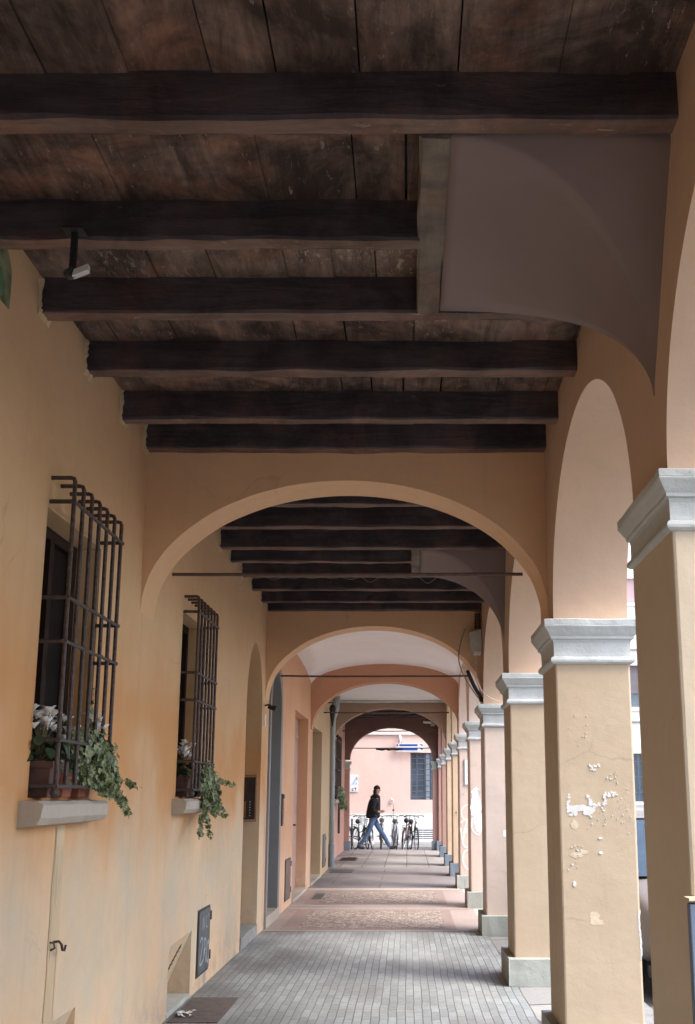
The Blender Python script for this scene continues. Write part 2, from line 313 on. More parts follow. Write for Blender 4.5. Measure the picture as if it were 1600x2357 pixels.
# ------------------------------------------------------------ helpers
class MB:
    def __init__(s): s.v = []; s.f = []; s.m = []; s.mats = []
    def mi(s, mat):
        if mat is None: return 0
        if mat not in s.mats: s.mats.append(mat)
        return s.mats.index(mat)
    def add(s, vs, fs, mat=None):
        o = len(s.v); s.v += [tuple(v) for v in vs]; k = s.mi(mat)
        for f in fs: s.f.append(tuple(i + o for i in f)); s.m.append(k)
    def box(s, a, b, mat=None):
        (x0, y0, z0), (x1, y1, z1) = a, b
        s.add([(x0, y0, z0), (x1, y0, z0), (x1, y1, z0), (x0, y1, z0), (x0, y0, z1), (x1, y0, z1), (x1, y1, z1), (x0, y1, z1)],
              [(0, 3, 2, 1), (4, 5, 6, 7), (0, 1, 5, 4), (1, 2, 6, 5), (2, 3, 7, 6), (3, 0, 4, 7)], mat)
    def rough_box(s, a, b, axis=0, n=24, j=.006, seed=1, mat=None, bev=.012, under=None):
        """hand-hewn timber: an octagonal-ish section swept along an axis with wandering edges"""
        r = random.Random(seed); lo, hi = list(a), list(b)
        o = [i for i in range(3) if i != axis]
        p0, p1, q0, q1 = lo[o[0]], hi[o[0]], lo[o[1]], hi[o[1]]
        sec = [(p0 + bev, q0), (p1 - bev, q0), (p1, q0 + bev), (p1, q1), (p0, q1), (p0, q0 + bev)]
        vs = []; fs = []; K = len(sec)
        offs = [[noise.noise(Vector((i * .35, k * 3.7, seed * 1.3))) * j * 2 for i in range(n + 1)] for k in range(K * 2)]
        for i in range(n + 1):
            t = lo[axis] + (hi[axis] - lo[axis]) * i / n
            for k, (p, q) in enumerate(sec):
                c = [0, 0, 0]; c[axis] = t
                c[o[0]] = p + (offs[k][i] if k not in () else 0); c[o[1]] = q + (offs[K + k][i] if k in (0, 1, 2, 5) else 0)
                vs.append(tuple(c))
        for i in range(n):
            for k in range(K):
                fs.append((i * K + k, i * K + (k + 1) % K, (i + 1) * K + (k + 1) % K, (i + 1) * K + k))
        fs.append(tuple(range(K))); fs.append(tuple(n * K + k for k in reversed(range(K))))
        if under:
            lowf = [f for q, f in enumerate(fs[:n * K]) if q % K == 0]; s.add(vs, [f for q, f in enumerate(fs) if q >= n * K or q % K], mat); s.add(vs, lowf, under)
        else: s.add(vs, fs, mat)
    def tube(s, pts, r, n=8, mat=None, closed=False, cap=True):
        pts = [Vector(p) for p in pts]; L = len(pts); vs = []; fs = []
        rs = r if isinstance(r, (list, tuple)) else [r] * L
        prev = None
        for i, p in enumerate(pts):
            if closed: t = (pts[(i + 1) % L] - pts[i - 1]).normalized()
            else: t = (pts[min(i + 1, L - 1)] - pts[max(i - 1, 0)]).normalized()
            if prev is None:
                a = t.orthogonal().normalized()
            else:
                a = (prev - t * prev.dot(t)); a = a.normalized() if a.length > 1e-6 else t.orthogonal().normalized()
            prev = a; bb = t.cross(a)
            for k in range(n):
                an = 2 * math.pi * k / n
                vs.append(tuple(p + (a * math.cos(an) + bb * math.sin(an)) * rs[i]))
        for i in range(L if closed else L - 1):
            j = (i + 1) % L
            for k in range(n): fs.append((i * n + k, i * n + (k + 1) % n, j * n + (k + 1) % n, j * n + k))
        if cap and not closed: fs.append(tuple(reversed(range(n)))); fs.append(tuple((L - 1) * n + k for k in range(n)))
        s.add(vs, fs, mat)
    def torus(s, c, R_, r, axis='Y', n=28, m=6, mat=None):
        pts = []
        for i in range(n):
            a = 2 * math.pi * i / n; u, v = math.cos(a) * R_, math.sin(a) * R_
            pts.append((c[0] + u, c[1], c[2] + v) if axis == 'Y' else (c[0], c[1] + u, c[2] + v) if axis == 'X' else (c[0] + u, c[1] + v, c[2]))
        s.tube(pts, r, m, mat, closed=True)
    def ball(s, c, r, n=10, m=7, mat=None, sc_=(1, 1, 1)):
        vs = []; fs = []
        for i in range(m + 1):
            th = math.pi * i / m
            for k in range(n):
                ph = 2 * math.pi * k / n
                vs.append((c[0] + r * sc_[0] * math.sin(th) * math.cos(ph), c[1] + r * sc_[1] * math.sin(th) * math.sin(ph), c[2] + r * sc_[2] * math.cos(th)))
        for i in range(m):
            for k in range(n): fs.append((i * n + k, (i + 1) * n + k, (i + 1) * n + (k + 1) % n, i * n + (k + 1) % n))
        s.add(vs, fs, mat)
    def build(s, name, mat=None, parent=None, smooth=False, bevel=0):
        me = bpy.data.meshes.new(name); me.from_pydata(s.v, [], s.f)
        if mat is not None and not s.mats: me.materials.append(mat)
        for m in s.mats: me.materials.append(m)
        if s.mats: me.polygons.foreach_set('material_index', s.m)
        if smooth: me.polygons.foreach_set('use_smooth', [True] * len(me.polygons))
        me.update()
        if smooth == 'auto':
            me.set_sharp_from_angle(angle=R(28))
        o = bpy.data.objects.new(name, me); col.objects.link(o)
        if parent is not None: put(o, parent)
        if bevel:
            b = o.modifiers.new('bevel', 'BEVEL'); b.width = bevel; b.segments = 2; b.limit_method = 'ANGLE'; b.angle_limit = R(40)
        return o
def put(o, parent):
    o.parent = parent
    p = parent; t = Matrix.Identity(4)
    chain = []
    while p: chain.append(p); p = p.parent
    for p in reversed(chain): t = t @ p.matrix_parent_inverse @ Matrix.LocRotScale(p.location, p.rotation_euler, p.scale)
    o.matrix_parent_inverse = t.inverted()
def tag(o, label=None, cat=None, group=None, kind=None):
    if label: o['label'] = label
    if cat: o['category'] = cat
    if group: o['group'] = group
    if kind: o['kind'] = kind
    return o
def empty(name, loc, label, cat, group=None):
    o = bpy.data.objects.new(name, None); col.objects.link(o); o.location = loc; o.empty_display_size = .2
    return tag(o, label, cat, group)
def local(o, parent):
    o.parent = parent; return o
def copy_tree(o, parent=None):
    c = o.copy(); col.objects.link(c)
    if parent is not None: c.parent = parent; c.matrix_parent_inverse = o.matrix_parent_inverse.copy()
    for ch in list(o.children): copy_tree(ch, c)
    return c

def outline_solid(mb, outer, holes, fn, d0, d1, mat=None, back=True, ring_outer=True, ring_holes=True):
    """outline in (u,v) with holes, extruded between depths d0 and d1 by fn(u,v,d)->xyz"""
    loops = [outer] + holes
    flat = [p for lp in loops for p in lp]
    tris = geometry.tessellate_polygon([[Vector((p[0], p[1], 0)) for p in lp] for lp in loops])
    mb.add([fn(u, v, d0) for u, v in flat], [tuple(t) for t in tris], mat)
    if back: mb.add([fn(u, v, d1) for u, v in flat], [tuple(reversed(t)) for t in tris], mat)
    for k, lp in enumerate(loops):
        if (k == 0 and not ring_outer) or (k and not ring_holes): continue
        n = len(lp)
        mb.add([fn(u, v, d0) for u, v in lp] + [fn(u, v, d1) for u, v in lp],
               [(i, (i + 1) % n, n + (i + 1) % n, n + i) for i in range(n)], mat)

def ell(cx, a, zs, r, t0=math.pi, t1=0, n=40):
    n = max(n, 56)
    jj = lambda i: 1 + (noise.noise(Vector((i * .23, cx * 3.1, a * 7))) * .0045 if 0 < i < n else 0)
    return [(cx + a * jj(i) * math.cos(t0 + (t1 - t0) * i / n), zs + r * jj(i + 40) * math.sin(t0 + (t1 - t0) * i / n)) if 0 < i < n else (cx + a * math.cos(t0 + (t1 - t0) * i / n), zs + r * math.sin(t0 + (t1 - t0) * i / n)) for i in range(n + 1)]

WX = -1.65       # face of the house wall
AX = .87         # face of the arcade towards the walk
AX2 = 1.312      # face of the arcade towards the street
CAP = 2.52
BEAM_Z = 3.63
BOARD_Z = 3.79
PIERS = [-7.65, -4.85, -2.1, .60, 3.33, 6.12, 8.9, 11.95, 14.8, 17.8, 20.5, 23.4, 26.8, 29.9]
PD = .56

# ------------------------------------------------------------ setting: ground, pavement, road
def sheet(name, x0, x1, y0, y1, z, mat, th=None):
    mb = MB()
    if th: mb.box((x0, y0, z - th), (x1, y1, z))
    else: mb.add([(x0, y0, z), (x1, y0, z), (x1, y1, z), (x0, y1, z)], [(0, 1, 2, 3)])
    return tag(mb.build(name, mat), kind='structure')
sheet('ground', -250, 250, -250, 250, -.14, M['asphalt'])
sheet('road', 1.75, 8.6, -60, 34.6, -.125, M['asphalt'])
sheet('cross_road', -60, 60, 30.55, 34.6, -.121, M['far_road'])
sheet('pavement', -3.2, AX + .02, -10, 12.28, 0, M['tile_floor'], .13)
sheet('pavement_terrazzo', -3.2, AX + .02, 12.284, 17.85, 0, M['terrazzo'], .13)
sheet('pavement_slabs', -3.2, AX + .02, 17.854, 22.95, 0, M['asphalt_slab'], .13)
sheet('pavement_far', -3.2, AX + .02, 22.954, 30.4, 0, M['big_slab'], .13)
sheet('arcade_strip', AX + .024, 1.60, -10, 12.28, -.004, M['rough_slab'], .12)
sheet('arcade_strip_marble', AX + .024, 1.60, 12.284, 17.85, -.003, M['marble_strip'], .12)
sheet('arcade_strip_far', AX + .024, 1.60, 17.854, 30.4, -.004, M['big_slab'], .12)
sheet('kerb', 1.604, 1.76, -10, 30.55, -.006, M['kerb'], .13)
sheet('kerb_end', -3.2, 1.6, 30.404, 30.55, -.006, M['kerb'], .13)
sheet('kerb_far', -40, 40, 34.6, 34.78, -.01, M['road_kerb'], .13)
sheet('pavement_across', -40, 40, 34.784, 35.3, -.012, M['far_road'], .12)
sheet('kerb_opposite', 8.6, 8.78, -60, 34.59, -.01, M['kerb'], .13)
sheet('pavement_opposite', 8.784, 10.5, -60, 34.59, -.012, M['big_slab'], .12)
# mosaic panels let into the terrazzo, each a thin sheet above the one below
for y0, y1 in ((12.52, 14.33), (15.36, 17.1)):
    sheet('pavement_border', -1.46, .56, y0 - .13, y1 + .13, .004, M['terrazzo_edge'])
    sheet('pavement_mosaic', -1.27, .44, y0, y1, .008, M['mosaic'])
for y0, y1 in ((12.30, 12.37), (14.62, 14.72), (14.98, 15.1), (17.45, 17.8)):
    sheet('pavement_band', -1.60, .84, y0, y1, .004, M['terrazzo_band'])

# ------------------------------------------------------------ building pieces
def make_pier(parent, y, mat, plinth_mat, ph=.21, first=None, x0=AX, x1=AX2):
    if y is not None:
        near = abs(y - 3.33) < .01; PDp = .605 if near else PD; kp = .66 if near else 1; top = 2.556 if near else CAP; kz = .77 if near else 1
        sh = MB()
        # shaft with softly worn corners
        n = 16
        def rect(p, z, j=0):
            return [(x0 - p, y - p, z), (x1 + p, y - p, z), (x1 + p, y + PDp + p, z), (x0 - p, y + PDp + p, z)]
        vs = []; fs = []
        zs = [ph - .02] + [ph + (top - .25 * kz - ph) * i / n for i in range(1, n + 1)]
        for k, z in enumerate(zs):
            for c, q in enumerate(rect(0, z)):
                dx = noise.noise(Vector((c * 5.1 + y, z * .9, 1))) * .003; dy = noise.noise(Vector((c * 3.3, z * .9, y))) * .0012
                vs.append((q[0] + dx, q[1] + dy, z))
        for k in range(len(zs) - 1):
            for c in range(4): fs.append((k * 4 + c, k * 4 + (c + 1) % 4, (k + 1) * 4 + (c + 1) % 4, (k + 1) * 4 + c))
        sh.add(vs, fs)
        p = sh.build('pier', mat, parent, bevel=.012)
        prof = [(.0, CAP - .262), (.014, CAP - .258), (.026, CAP - .248), (.028, CAP - .236), (.022, CAP - .222), (.008, CAP - .216),
                (.006, CAP - .195), (.007, CAP - .135), (.012, CAP - .118), (.026, CAP - .112), (.027, CAP - .097), (.032, CAP - .092),
                (.041, CAP - .080), (.052, CAP - .062), (.062, CAP - .048), (.066, CAP - .040), (.062, CAP - .036), (.064, CAP - .032), (.066, CAP - .004), (.062, CAP), (-.05, CAP + .001)]
        prof = [(pp * kp, top - (CAP - z) * kz) for pp, z in prof]
        mb = MB(); vs = []; fs = []; SEG = 7; K = 4 * SEG
        for k, (pp, z) in enumerate(prof):
            r4 = rect(pp, z)
            for c in range(4):
                a, b = r4[c], r4[(c + 1) % 4]
                for s_ in range(SEG):
                    t = s_ / SEG
                    q = Vector((a[0] + (b[0] - a[0]) * t, a[1] + (b[1] - a[1]) * t, z))
                    nv = noise.noise(q * 9) * .0035
                    vs.append((q.x + nv, q.y + nv, z + noise.noise(q * 6 + Vector((5, 0, 0))) * .0035))
        for k in range(len(prof) - 1):
            for c in range(K): fs.append((k * K + c, k * K + (c + 1) % K, (k + 1) * K + (c + 1) % K, (k + 1) * K + c))
        mb.add(vs, fs); mb.build('capital', M['stone_cap'], p)
        mb = MB(); pr_ = .055 if ph < 1 else .04
        mb.rough_box((x0 - (.03 if abs(y - 3.33) < .01 else pr_), y - (.03 if abs(y - 3.33) < .01 else pr_ * 1.6), -.01), (x1 + pr_, y + PDp + pr_, ph), 0, 10, .006, int(y * 10) + 50, bev=.008)
        q = mb.build('plinth', plinth_mat, p, bevel=.008)
        return p

def arcade_wall(parent, ya, yb, mat, piers, xa=AX, xb=AX2, ztop=3.95):
    """street wall with an arch between every two piers, from ya to yb"""
    out = [(ya, ztop), (ya, CAP)]
    # walk along the bottom
    edges = []
    for i in range(len(PIERS) - 1):
        a, b = PIERS[i] + PD, PIERS[i + 1]
        edges.append((a, b))
    for a, b in edges:
        lo, hi = max(a, ya), min(b, yb)
        if hi <= lo: continue
        c = (a + b) / 2; h = (b - a) / 2 + .012
        pts = [(c - h, CAP)] + [(y, z) for y, z in ell(c, h, 2.55, .92)] + [(c + h, CAP)]
        out += [p for p in pts if ya < p[0] < yb]
    out += [(yb, CAP), (yb, ztop)]
    mb = MB()
    outline_solid(mb, out, [], lambda u, v, d: (d, u, v), xa, xb)
    o = mb.build('arcade_wall', mat, parent, smooth='auto'); return o

def transverse(parent, y0, y1, mat, xl=WX, xr=AX, cx=-.39, a=1.262, zs=2.614, r=.84, ztop=3.9, zbot=2.5, name='transverse_arch'):
    pts = [p for p in ell(cx, a, zs, r, n=64)]
    out = [(xl, ztop), (xl, pts[0][1])] + pts[1:-1] + [(xr, pts[-1][1] if zbot is None else zbot), (xr, ztop)]
    if zbot is not None:
        out = [(xl, ztop), (xl, zs)] + [p for p in pts if xl + .002 < p[0] < xr - .002] + [(xr - .001, zbot), (xr, zbot), (xr, ztop)]
    mb = MB(); outline_solid(mb, out, [], lambda u, v, d: (u, d, v), y0, y1)
    return mb.build(name, mat, parent, smooth='auto')

def beams(parent, specs, mat=None):
    for i, (y, x0, x1) in enumerate(specs):
        mb = MB(); wdt = .105 + rnd.uniform(-.012, .02)
        mb.rough_box((x0, y, BEAM_Z + rnd.uniform(-.006, .006)), (x1, y + wdt, BOARD_Z + .01), 0, 30, .005, int(y * 7) + 3, bev=.01, mat=mat or M['beam'], under=M['beam_lit_under'])
        bo = mb.build('beam', None, parent)
        if y < 13:
            rr = random.Random(int(y * 31)); mb = MB(); n_ = 9; ring = [(y - .03, BOARD_Z), (y - .02, BEAM_Z - .012), (y + wdt + .02, BEAM_Z - .012), (y + wdt + .035, BOARD_Z)]
            pin = []; pou = []
            for a, b_ in zip(ring[:-1], ring[1:]):
                for k in range(n_):
                    t = k / n_; p = (a[0] + (b_[0] - a[0]) * t, a[1] + (b_[1] - a[1]) * t); cy, cz = y + wdt / 2, BOARD_Z
                    dd = Vector((p[0] - cy, p[1] - cz)).normalized(); w_ = rr.uniform(.002, .022)
                    pou.append((WX + .001, p[0] + dd.x * w_, p[1] + dd.y * w_)); pin.append((WX + rr.uniform(.008, .02), p[0] - dd.x * .018, p[1] - dd.y * .018))
            L_ = len(pin); mb.add(pou + pin, [(i, i + 1, L_ + i + 1, L_ + i) for i in range(L_ - 1)]); mb.build('plaster_rim', M['patch'], bo)

def boards(parent, ys, x0, x1, mats, z=BOARD_Z):
    for (ya, yb), mt in zip(zip(ys[:-1], ys[1:]), mats):
        mb = MB(); x = x0
        while x < x1:
            wd = rnd.uniform(.16, .36); xe = min(x + wd, x1); dz = rnd.uniform(0, .007); t = rnd.uniform(-.004, .004)
            g = .0008 if rnd.random() < .75 else .005
            mb.add([(x + g, ya, z + dz), (xe - g, ya, z + dz + t), (xe - g, yb, z + dz + t), (x + g, yb, z + dz),
                    (x + g, ya, z + .05), (xe - g, ya, z + .05), (xe - g, yb, z + .05), (x + g, yb, z + .05)],
                   [(0, 3, 2, 1), (0, 1, 5, 4), (1, 2, 6, 5), (2, 3, 7, 6), (3, 0, 4, 7), (4, 5, 6, 7)])
            x = xe
        mb.build('ceiling_boards', mt, parent)

def cove(parent, ya, yb, xt, mat, ys, z0, wn, wf):
    """plaster pendentive over a middle pier: springs from a point above the capital, fans out along the two
    street arches on the wall (curves wn, wf) and up to the trimmer beam"""
    n = 30; K1, K2, K3 = 12, 10, 12
    def quad(a, b, c, t): return tuple((1 - t) ** 2 * a[k] + 2 * t * (1 - t) * b[k] + t * t * c[k] for k in (0, 1))
    rows = []
    for i in range(n + 1):
        t = i / n; th = math.pi / 2 * t; f = math.sin(th) ** 1.5
        x = AX - (AX - xt) * (1 - math.cos(th)); z = z0 + (BEAM_Z - z0) * math.sin(th)
        cn = Vector((x, ys + (ya - ys) * f, z)); cf = Vector((x, ys + .02 + (yb - ys - .02) * f, z))
        a = quad((ys, z0), wn[0], wn[1], t); b = quad((ys + .02, z0), wf[0], wf[1], t)
        A = Vector((AX + .004, a[0], a[1])); B = Vector((AX + .004, b[0], b[1])); row = []
        for k in range(K1):
            q = k / K1; p = A.lerp(cn, q); p.z += .05 * math.sin(math.pi * q) * t; row.append(p)
        for k in range(K2 + 1): row.append(cn.lerp(cf, k / K2))
        for k in range(1, K3 + 1):
            q = k / K3; p = cf.lerp(B, q); p.z += .05 * math.sin(math.pi * q) * t; row.append(p)
        rows.append(row)
    top = [Vector((p.x, p.y, BOARD_Z + .02)) for p in rows[-1]]; rows.append(top)
    W = len(rows[0]); vs = [p for r_ in rows for p in r_]
    fs = [(i * W + k, i * W + k + 1, (i + 1) * W + k + 1, (i + 1) * W + k) for i in range(len(rows) - 1) for k in range(W - 1)]
    mb = MB(); mb.add(vs, fs); return mb.build('cove', mat, parent, smooth=True)

def trimmer(parent, x0, x1, ya, yb):
    mb = MB(); mb.rough_box((x0, ya, BEAM_Z - .004), (x1, yb, BOARD_Z + .01), 1, 16, .005, int(yb * 3), bev=.01)
    mb.build('trimmer_beam', M['trimmer'], parent)

def rear_wall(parent, ya, yb, mat, holes, x=WX, ztop=3.9, name='wall'):
    """holes: dict(pts=[(y,z)..] , depth, back=mat or None)"""
    hs = [h['pts'] for h in holes]
    mb = MB()
    outline_solid(mb, [(ya, -.02), (yb, -.02), (yb, ztop), (ya, ztop)], hs, lambda u, v, d: (x - d, u, v), 0, .3, back=False, ring_outer=False, ring_holes=False)
    for h in holes:
        lp = h['pts']; n = len(lp); d = h['depth']
        if h.get('wedge'): continue
        mb.add([(x, u, v) for u, v in lp] + [(x - d, u, v) for u, v in lp], [(i, (i + 1) % n, n + (i + 1) % n, n + i) for i in range(n)])
    return mb.build(name, mat, parent, smooth='auto')
def rect(y0, y1, z0, z1): return [(y0, z0), (y1, z0), (y1, z1), (y0, z1)]
def archp(y0, y1, z0, zs, zt, n=24): return [(y0, z0), (y1, z0)] + ell((y0 + y1) / 2, (y1 - y0) / 2, zs, zt - zs, 0, math.pi, n)

def upper(parent, ya, yb, mat, xl=-8):
    mb = MB(); mb.box((xl, ya, 3.951), (AX2, yb, 9.2)); mb.build('upper_storeys', mat, parent)
    mb = MB(); mb.box((xl, ya, -.1), (WX - .62, yb, 3.95)); mb.build('rear_rooms', mat, parent)

def rod(parent, y, z, xl, xr, r=.011, pc=1):
    mb = MB(); n = 24
    mb.tube([(xl + (xr - xl) * i / n, y, z - .004 * math.sin(math.pi * i / n) + noise.noise(Vector((i * .4, y, 0))) * .003) for i in range(n + 1)], r, 8)
    mb.build('tie_rod', M['rust_rod'], parent, smooth=True)

def window(parent, y0, z0, w, zt, x=WX, off=.11, nb=7, anchors=(2.83, 2.38, 2.18, 1.74, 1.54), depth=.15, sill=True, frame=True, ztop_grille=2.945):
    """recess filling, frame, shutter-dark glass, standing-off wrought grille and stone sill"""
    y1 = y0 + w
    fr = MB(); xb = x - depth
    t = .055
    fr.box((xb - .02, y0, z0), (xb + .03, y0 + t, zt - .003)); fr.box((xb - .02, y1 - t, z0), (xb + .03, y1, zt - .003))
    fr.box((xb - .02, y0 + t, zt - t - .003), (xb + .03, y1 - t, zt - .003)); fr.box((xb - .02, y0 + t, z0), (xb + .03, y1 - t, z0 + t))
    fr.box((xb - .02, (y0 + y1) / 2 - .03, z0 + t), (xb + .035, (y0 + y1) / 2 + .03, zt - t))
    f = fr.build('window', M['dark_frame'], parent)
    g = MB(); g.box((xb - .03, y0, z0), (xb - .005, y1, zt)); g.build('pane', M['dark_glass'], f)
    gr = MB(); xf = x + off; r = .0102; step = w / (nb - 1) if nb > 1 else 0
    for i in range(nb):
        yy = y0 + i * step
        gr.tube([(x - .02, yy, ztop_grille), (xf - .02, yy, ztop_grille), (xf - .006, yy, ztop_grille - .004), (xf, yy, ztop_grille - .02), (xf, yy, ztop_grille - .6), (xf, yy, anchors[-1] - .01)], r, 8)
    for z in anchors:
        gr.tube([(x - .02, y0 - .005, z), (xf + .004, y0 - .005, z)], r, 6); gr.tube([(x - .02, y1 + .005, z), (xf + .004, y1 + .005, z)], r, 6)
        pts = []; nn = (nb - 1) * 4
        for i in range(nn + 1):
            yy = y0 - .02 + (w + .04) * i / nn
            pts.append((xf + .004, yy, z))
        rr = [.0085 + .0035 * (1 if i % 4 in (0,) else 0) for i in range(nn + 1)]
        gr.tube(pts, rr, 8)
    gr.ball((xf, y1 + .005, z0 + .022), .024, mat=None); gr.ball((xf, y0 - .005, z0 + .022), .022)
    gr.build('grille', M['iron'], f, smooth=False)
    if sill:
        sb = MB(); ya, yb = y0 - .13, y1 + .07; nS = 14; vs = []; fs = []
        xo = x + off + .005
        for i in range(nS + 1):
            yy = ya + (yb - ya) * i / nS
            jj = lambda k, s_=.006: noise.noise(Vector((i * .6, k * 4, y0))) * s_
            chip = .012 if i in (0, nS) else 0
            prof = [(x - .02, z0 - .012), (xo - .02 - chip, z0 - .014 + jj(1)), (xo - chip + jj(2), z0 - .03), (xo - .004 - chip + jj(3), z0 - .085 + jj(6)), (xo - .03 + jj(4), z0 - .112 + jj(5)), (x - .02, z0 - .13)]
            vs += [(a, yy, b) for a, b in prof]
        K = 6
        for i in range(nS):
            for k in range(K): fs.append((i * K + k, i * K + (k + 1) % K, (i + 1) * K + (k + 1) % K, (i + 1) * K + k))
        fs += [tuple(range(K)), tuple(nS * K + k for k in reversed(range(K)))]
        sb.add(vs, fs); sb.build('sill', M['sill_stone'], f)
    return f

# ============================================================ HOUSE 1, ochre
H1 = empty('ochre_house', (WX, 4, 0), 'nearest ochre plastered house with two grilled windows and dark beamed portico ceiling', 'house')
W1, W2 = (4.645, .80), (7.59, .76)
h1 = [dict(pts=rect(4.62, 5.47, 1.49, 2.80), depth=.17),
      dict(pts=rect(7.56, 8.37, 1.49, 2.83), depth=.17),
      dict(pts=archp(10.73, 11.90, .10, 2.38, 3.14), depth=.45),
      dict(pts=[(7.56, -.015), (8.34, -.015), (8.34, .49), (7.62, .47), (7.57, .44)], depth=.3, wedge=1),
      dict(pts=[(4.75, -.015), (5.5, -.015), (5.49, .47), (4.75, .47)], depth=.3, wedge=1)]
rear_wall(H1, -10, 12.3, M['ochre_wall'], h1)
# cellar recesses: a sloping back that leaves the wall face at the top and ends deep at the foot
for (ya, yb, zt) in ((7.56, 8.34, .48), (4.75, 5.49, .47)):
    mb = MB(); D = .22
    mb.add([(WX, ya, zt + .012), (WX, yb, zt + .012), (WX - D, yb, -.01), (WX - D, ya, -.01)], [(0, 1, 2, 3)])
    mb.add([(WX, yb, -.01), (WX, yb, zt + .01), (WX - D, yb, -.01)], [(0, 1, 2)]); mb.add([(WX, ya, -.01), (WX, ya, zt + .01), (WX - D, ya, -.01)], [(0, 2, 1)])
    c = mb.build('cellar_recess', M['ochre_wall'], H1)
    mb = MB(); nrm = Vector((zt, 0, D)).normalized()
    def onp(y, t, o=.004): return (WX - D * t + .0 + nrm.x * o, y, zt * (1 - t) + .012 * (1 - t) - .01 * t + nrm.z * o)
    q_ = ya + .5
    mb.add([onp(q_ + .045, .16), onp(q_ + .10, .16), onp(q_ + .015, .52), onp(q_ - .045, .52)], [(0, 1, 2, 3)]); mb.build('vent_slot', M['black'], c)
    mb = MB()
    for q in range(6): tt = .2 + q * .055; mb.tube([onp(q_ + .04 - .09 * (tt - .16) / .36, tt, .006), onp(q_ + .10 - .085 * (tt - .16) / .36, tt + .01, .006)], .004, 5)
    mb.build('vent_bars', M['iron'], c)
    mb = MB(); mb.rough_box((WX - .20, ya + .01, -.01), (WX + .0, yb - .01, .035), 1, 10, .004, 4); mb.build('ledge', M['plinth_stone'], c)
window(H1, 4.645, 1.49, .80, 2.80)
window(H1, 7.585, 1.49, .76, 2.83)
# arched niche with door set back
mb = MB(); mb.box((WX - .50, 10.70, .1), (WX - .452, 11.93, 3.2)); dr = mb.build('door', M['door_dark'], H1)
mb = MB(); mb.rough_box((WX - .46, 10.735, -.01), (WX + .012, 11.895, .125), 1, 8, .004, 9); mb.build('doorstep', M['kerb'], H1)
mb = MB()
for k in range(4): mb.box((WX - .452, 10.80 + (k % 2) * .56, .25 + (k // 2) * 1.1), (WX - .437, 11.26 + (k % 2) * .56, 1.2 + (k // 2) * 1.1))
mb.build('door_panels', M['door_dark'], dr)
# meter hatch, near
def hatch(parent, y0, y1, z0, z1, mat, x=WX):
    mb = MB(); mb.box((x - .02, y0, z0), (x + .006, y1, z1)); h = mb.build('meter_hatch', M['black'], parent)
    mb = MB(); mb.box((x + .0065, y0 + .02, z0 + .02), (x + .014, y1 - .02, z1 - .015)); mb.build('leaf', mat, h, bevel=.003)
    for z in (z0 + .08, z1 - .12):
        mb = MB(); mb.box((x + .004, y1 - .012, z), (x + .02, y1 + .02, z + .07)); mb.build('hinge', M['iron'], h)
    return h
ht = hatch(H1, 8.55, 9.05, .10, .61, M['hatch'])
def stroke(pts, wd, fn, mat, name, parent, th=.0015):
    """a painted line: ribbon of width wd through 2-d points, smoothed"""
    P = []
    for i in range(len(pts) - 1):
        p0 = pts[max(i - 1, 0)]; p1 = pts[i]; p2 = pts[i + 1]; p3 = pts[min(i + 2, len(pts) - 1)]
        for k in range(6):
            t = k / 6
            P.append(tuple(.5 * ((2 * p1[j]) + (-p0[j] + p2[j]) * t + (2 * p0[j] - 5 * p1[j] + 4 * p2[j] - p3[j]) * t * t + (-p0[j] + 3 * p1[j] - 3 * p2[j] + p3[j]) * t ** 3) for j in (0, 1)))
    P.append(pts[-1]); L = []; Rr = []
    for i in range(len(P)):
        a = Vector(P[max(i - 1, 0)]); b = Vector(P[min(i + 1, len(P) - 1)]); d_ = (b - a)
        if d_.length < 1e-9: d_ = Vector((1, 0))
        d_.normalize(); nn = Vector((-d_.y, d_.x)); ww = wd * (.5 + .12 * noise.noise(Vector((i * .3, wd * 50, 0))))
        L.append(Vector(P[i]) + nn * ww); Rr.append(Vector(P[i]) - nn * ww)
    return L, Rr
def strokes(lines, wd, fn, mat, name, parent):
    mb = MB()
    for li, pts in enumerate(lines):
        L, Rr = stroke(pts, wd, fn, mat, name, parent); n = len(L); o = .0003 * li
        mb.add([fn(p.x, p.y, .0015 + o) for p in L] + [fn(p.x, p.y, .0015 + o) for p in Rr], [(i, i + 1, n + i + 1, n + i) for i in range(n - 1)])
    return mb.build(name, mat, parent)
fh = lambda u, v, d: (WX + .0145 + d, 8.57 + u, .12 + v)
strokes([[(.05, .24), (.10, .27), (.16, .24), (.12, .17), (.06, .08), (.12, .07), (.18, .09)],
         [(.21, .08), (.22, .17), (.24, .26)], [(.22, .25), (.29, .23), (.28, .17), (.23, .155), (.27, .12), (.30, .06)],
         [(.40, .22), (.34, .18), (.335, .09), (.38, .05), (.43, .10), (.43, .17), (.39, .21)]], .020, fh, M['graffiti_grey'], 'graffiti', ht)
strokes([[(.12, .32), (.14, .42), (.19, .33), (.21, .43)], [(.30, .42), (.26, .38), (.28, .34), (.33, .33)], [(.34, .44), (.38, .40)]], .011, fh, M['graffiti_grey'], 'graffiti', ht)
strokes([[(.35, -.14), (.36, -.06), (.37, .0)]], .055, lambda u, v, d: (WX + .002 + d, 8.57 + u, .12 + v), M['plinth_stone'], 'repair_patch', H1)
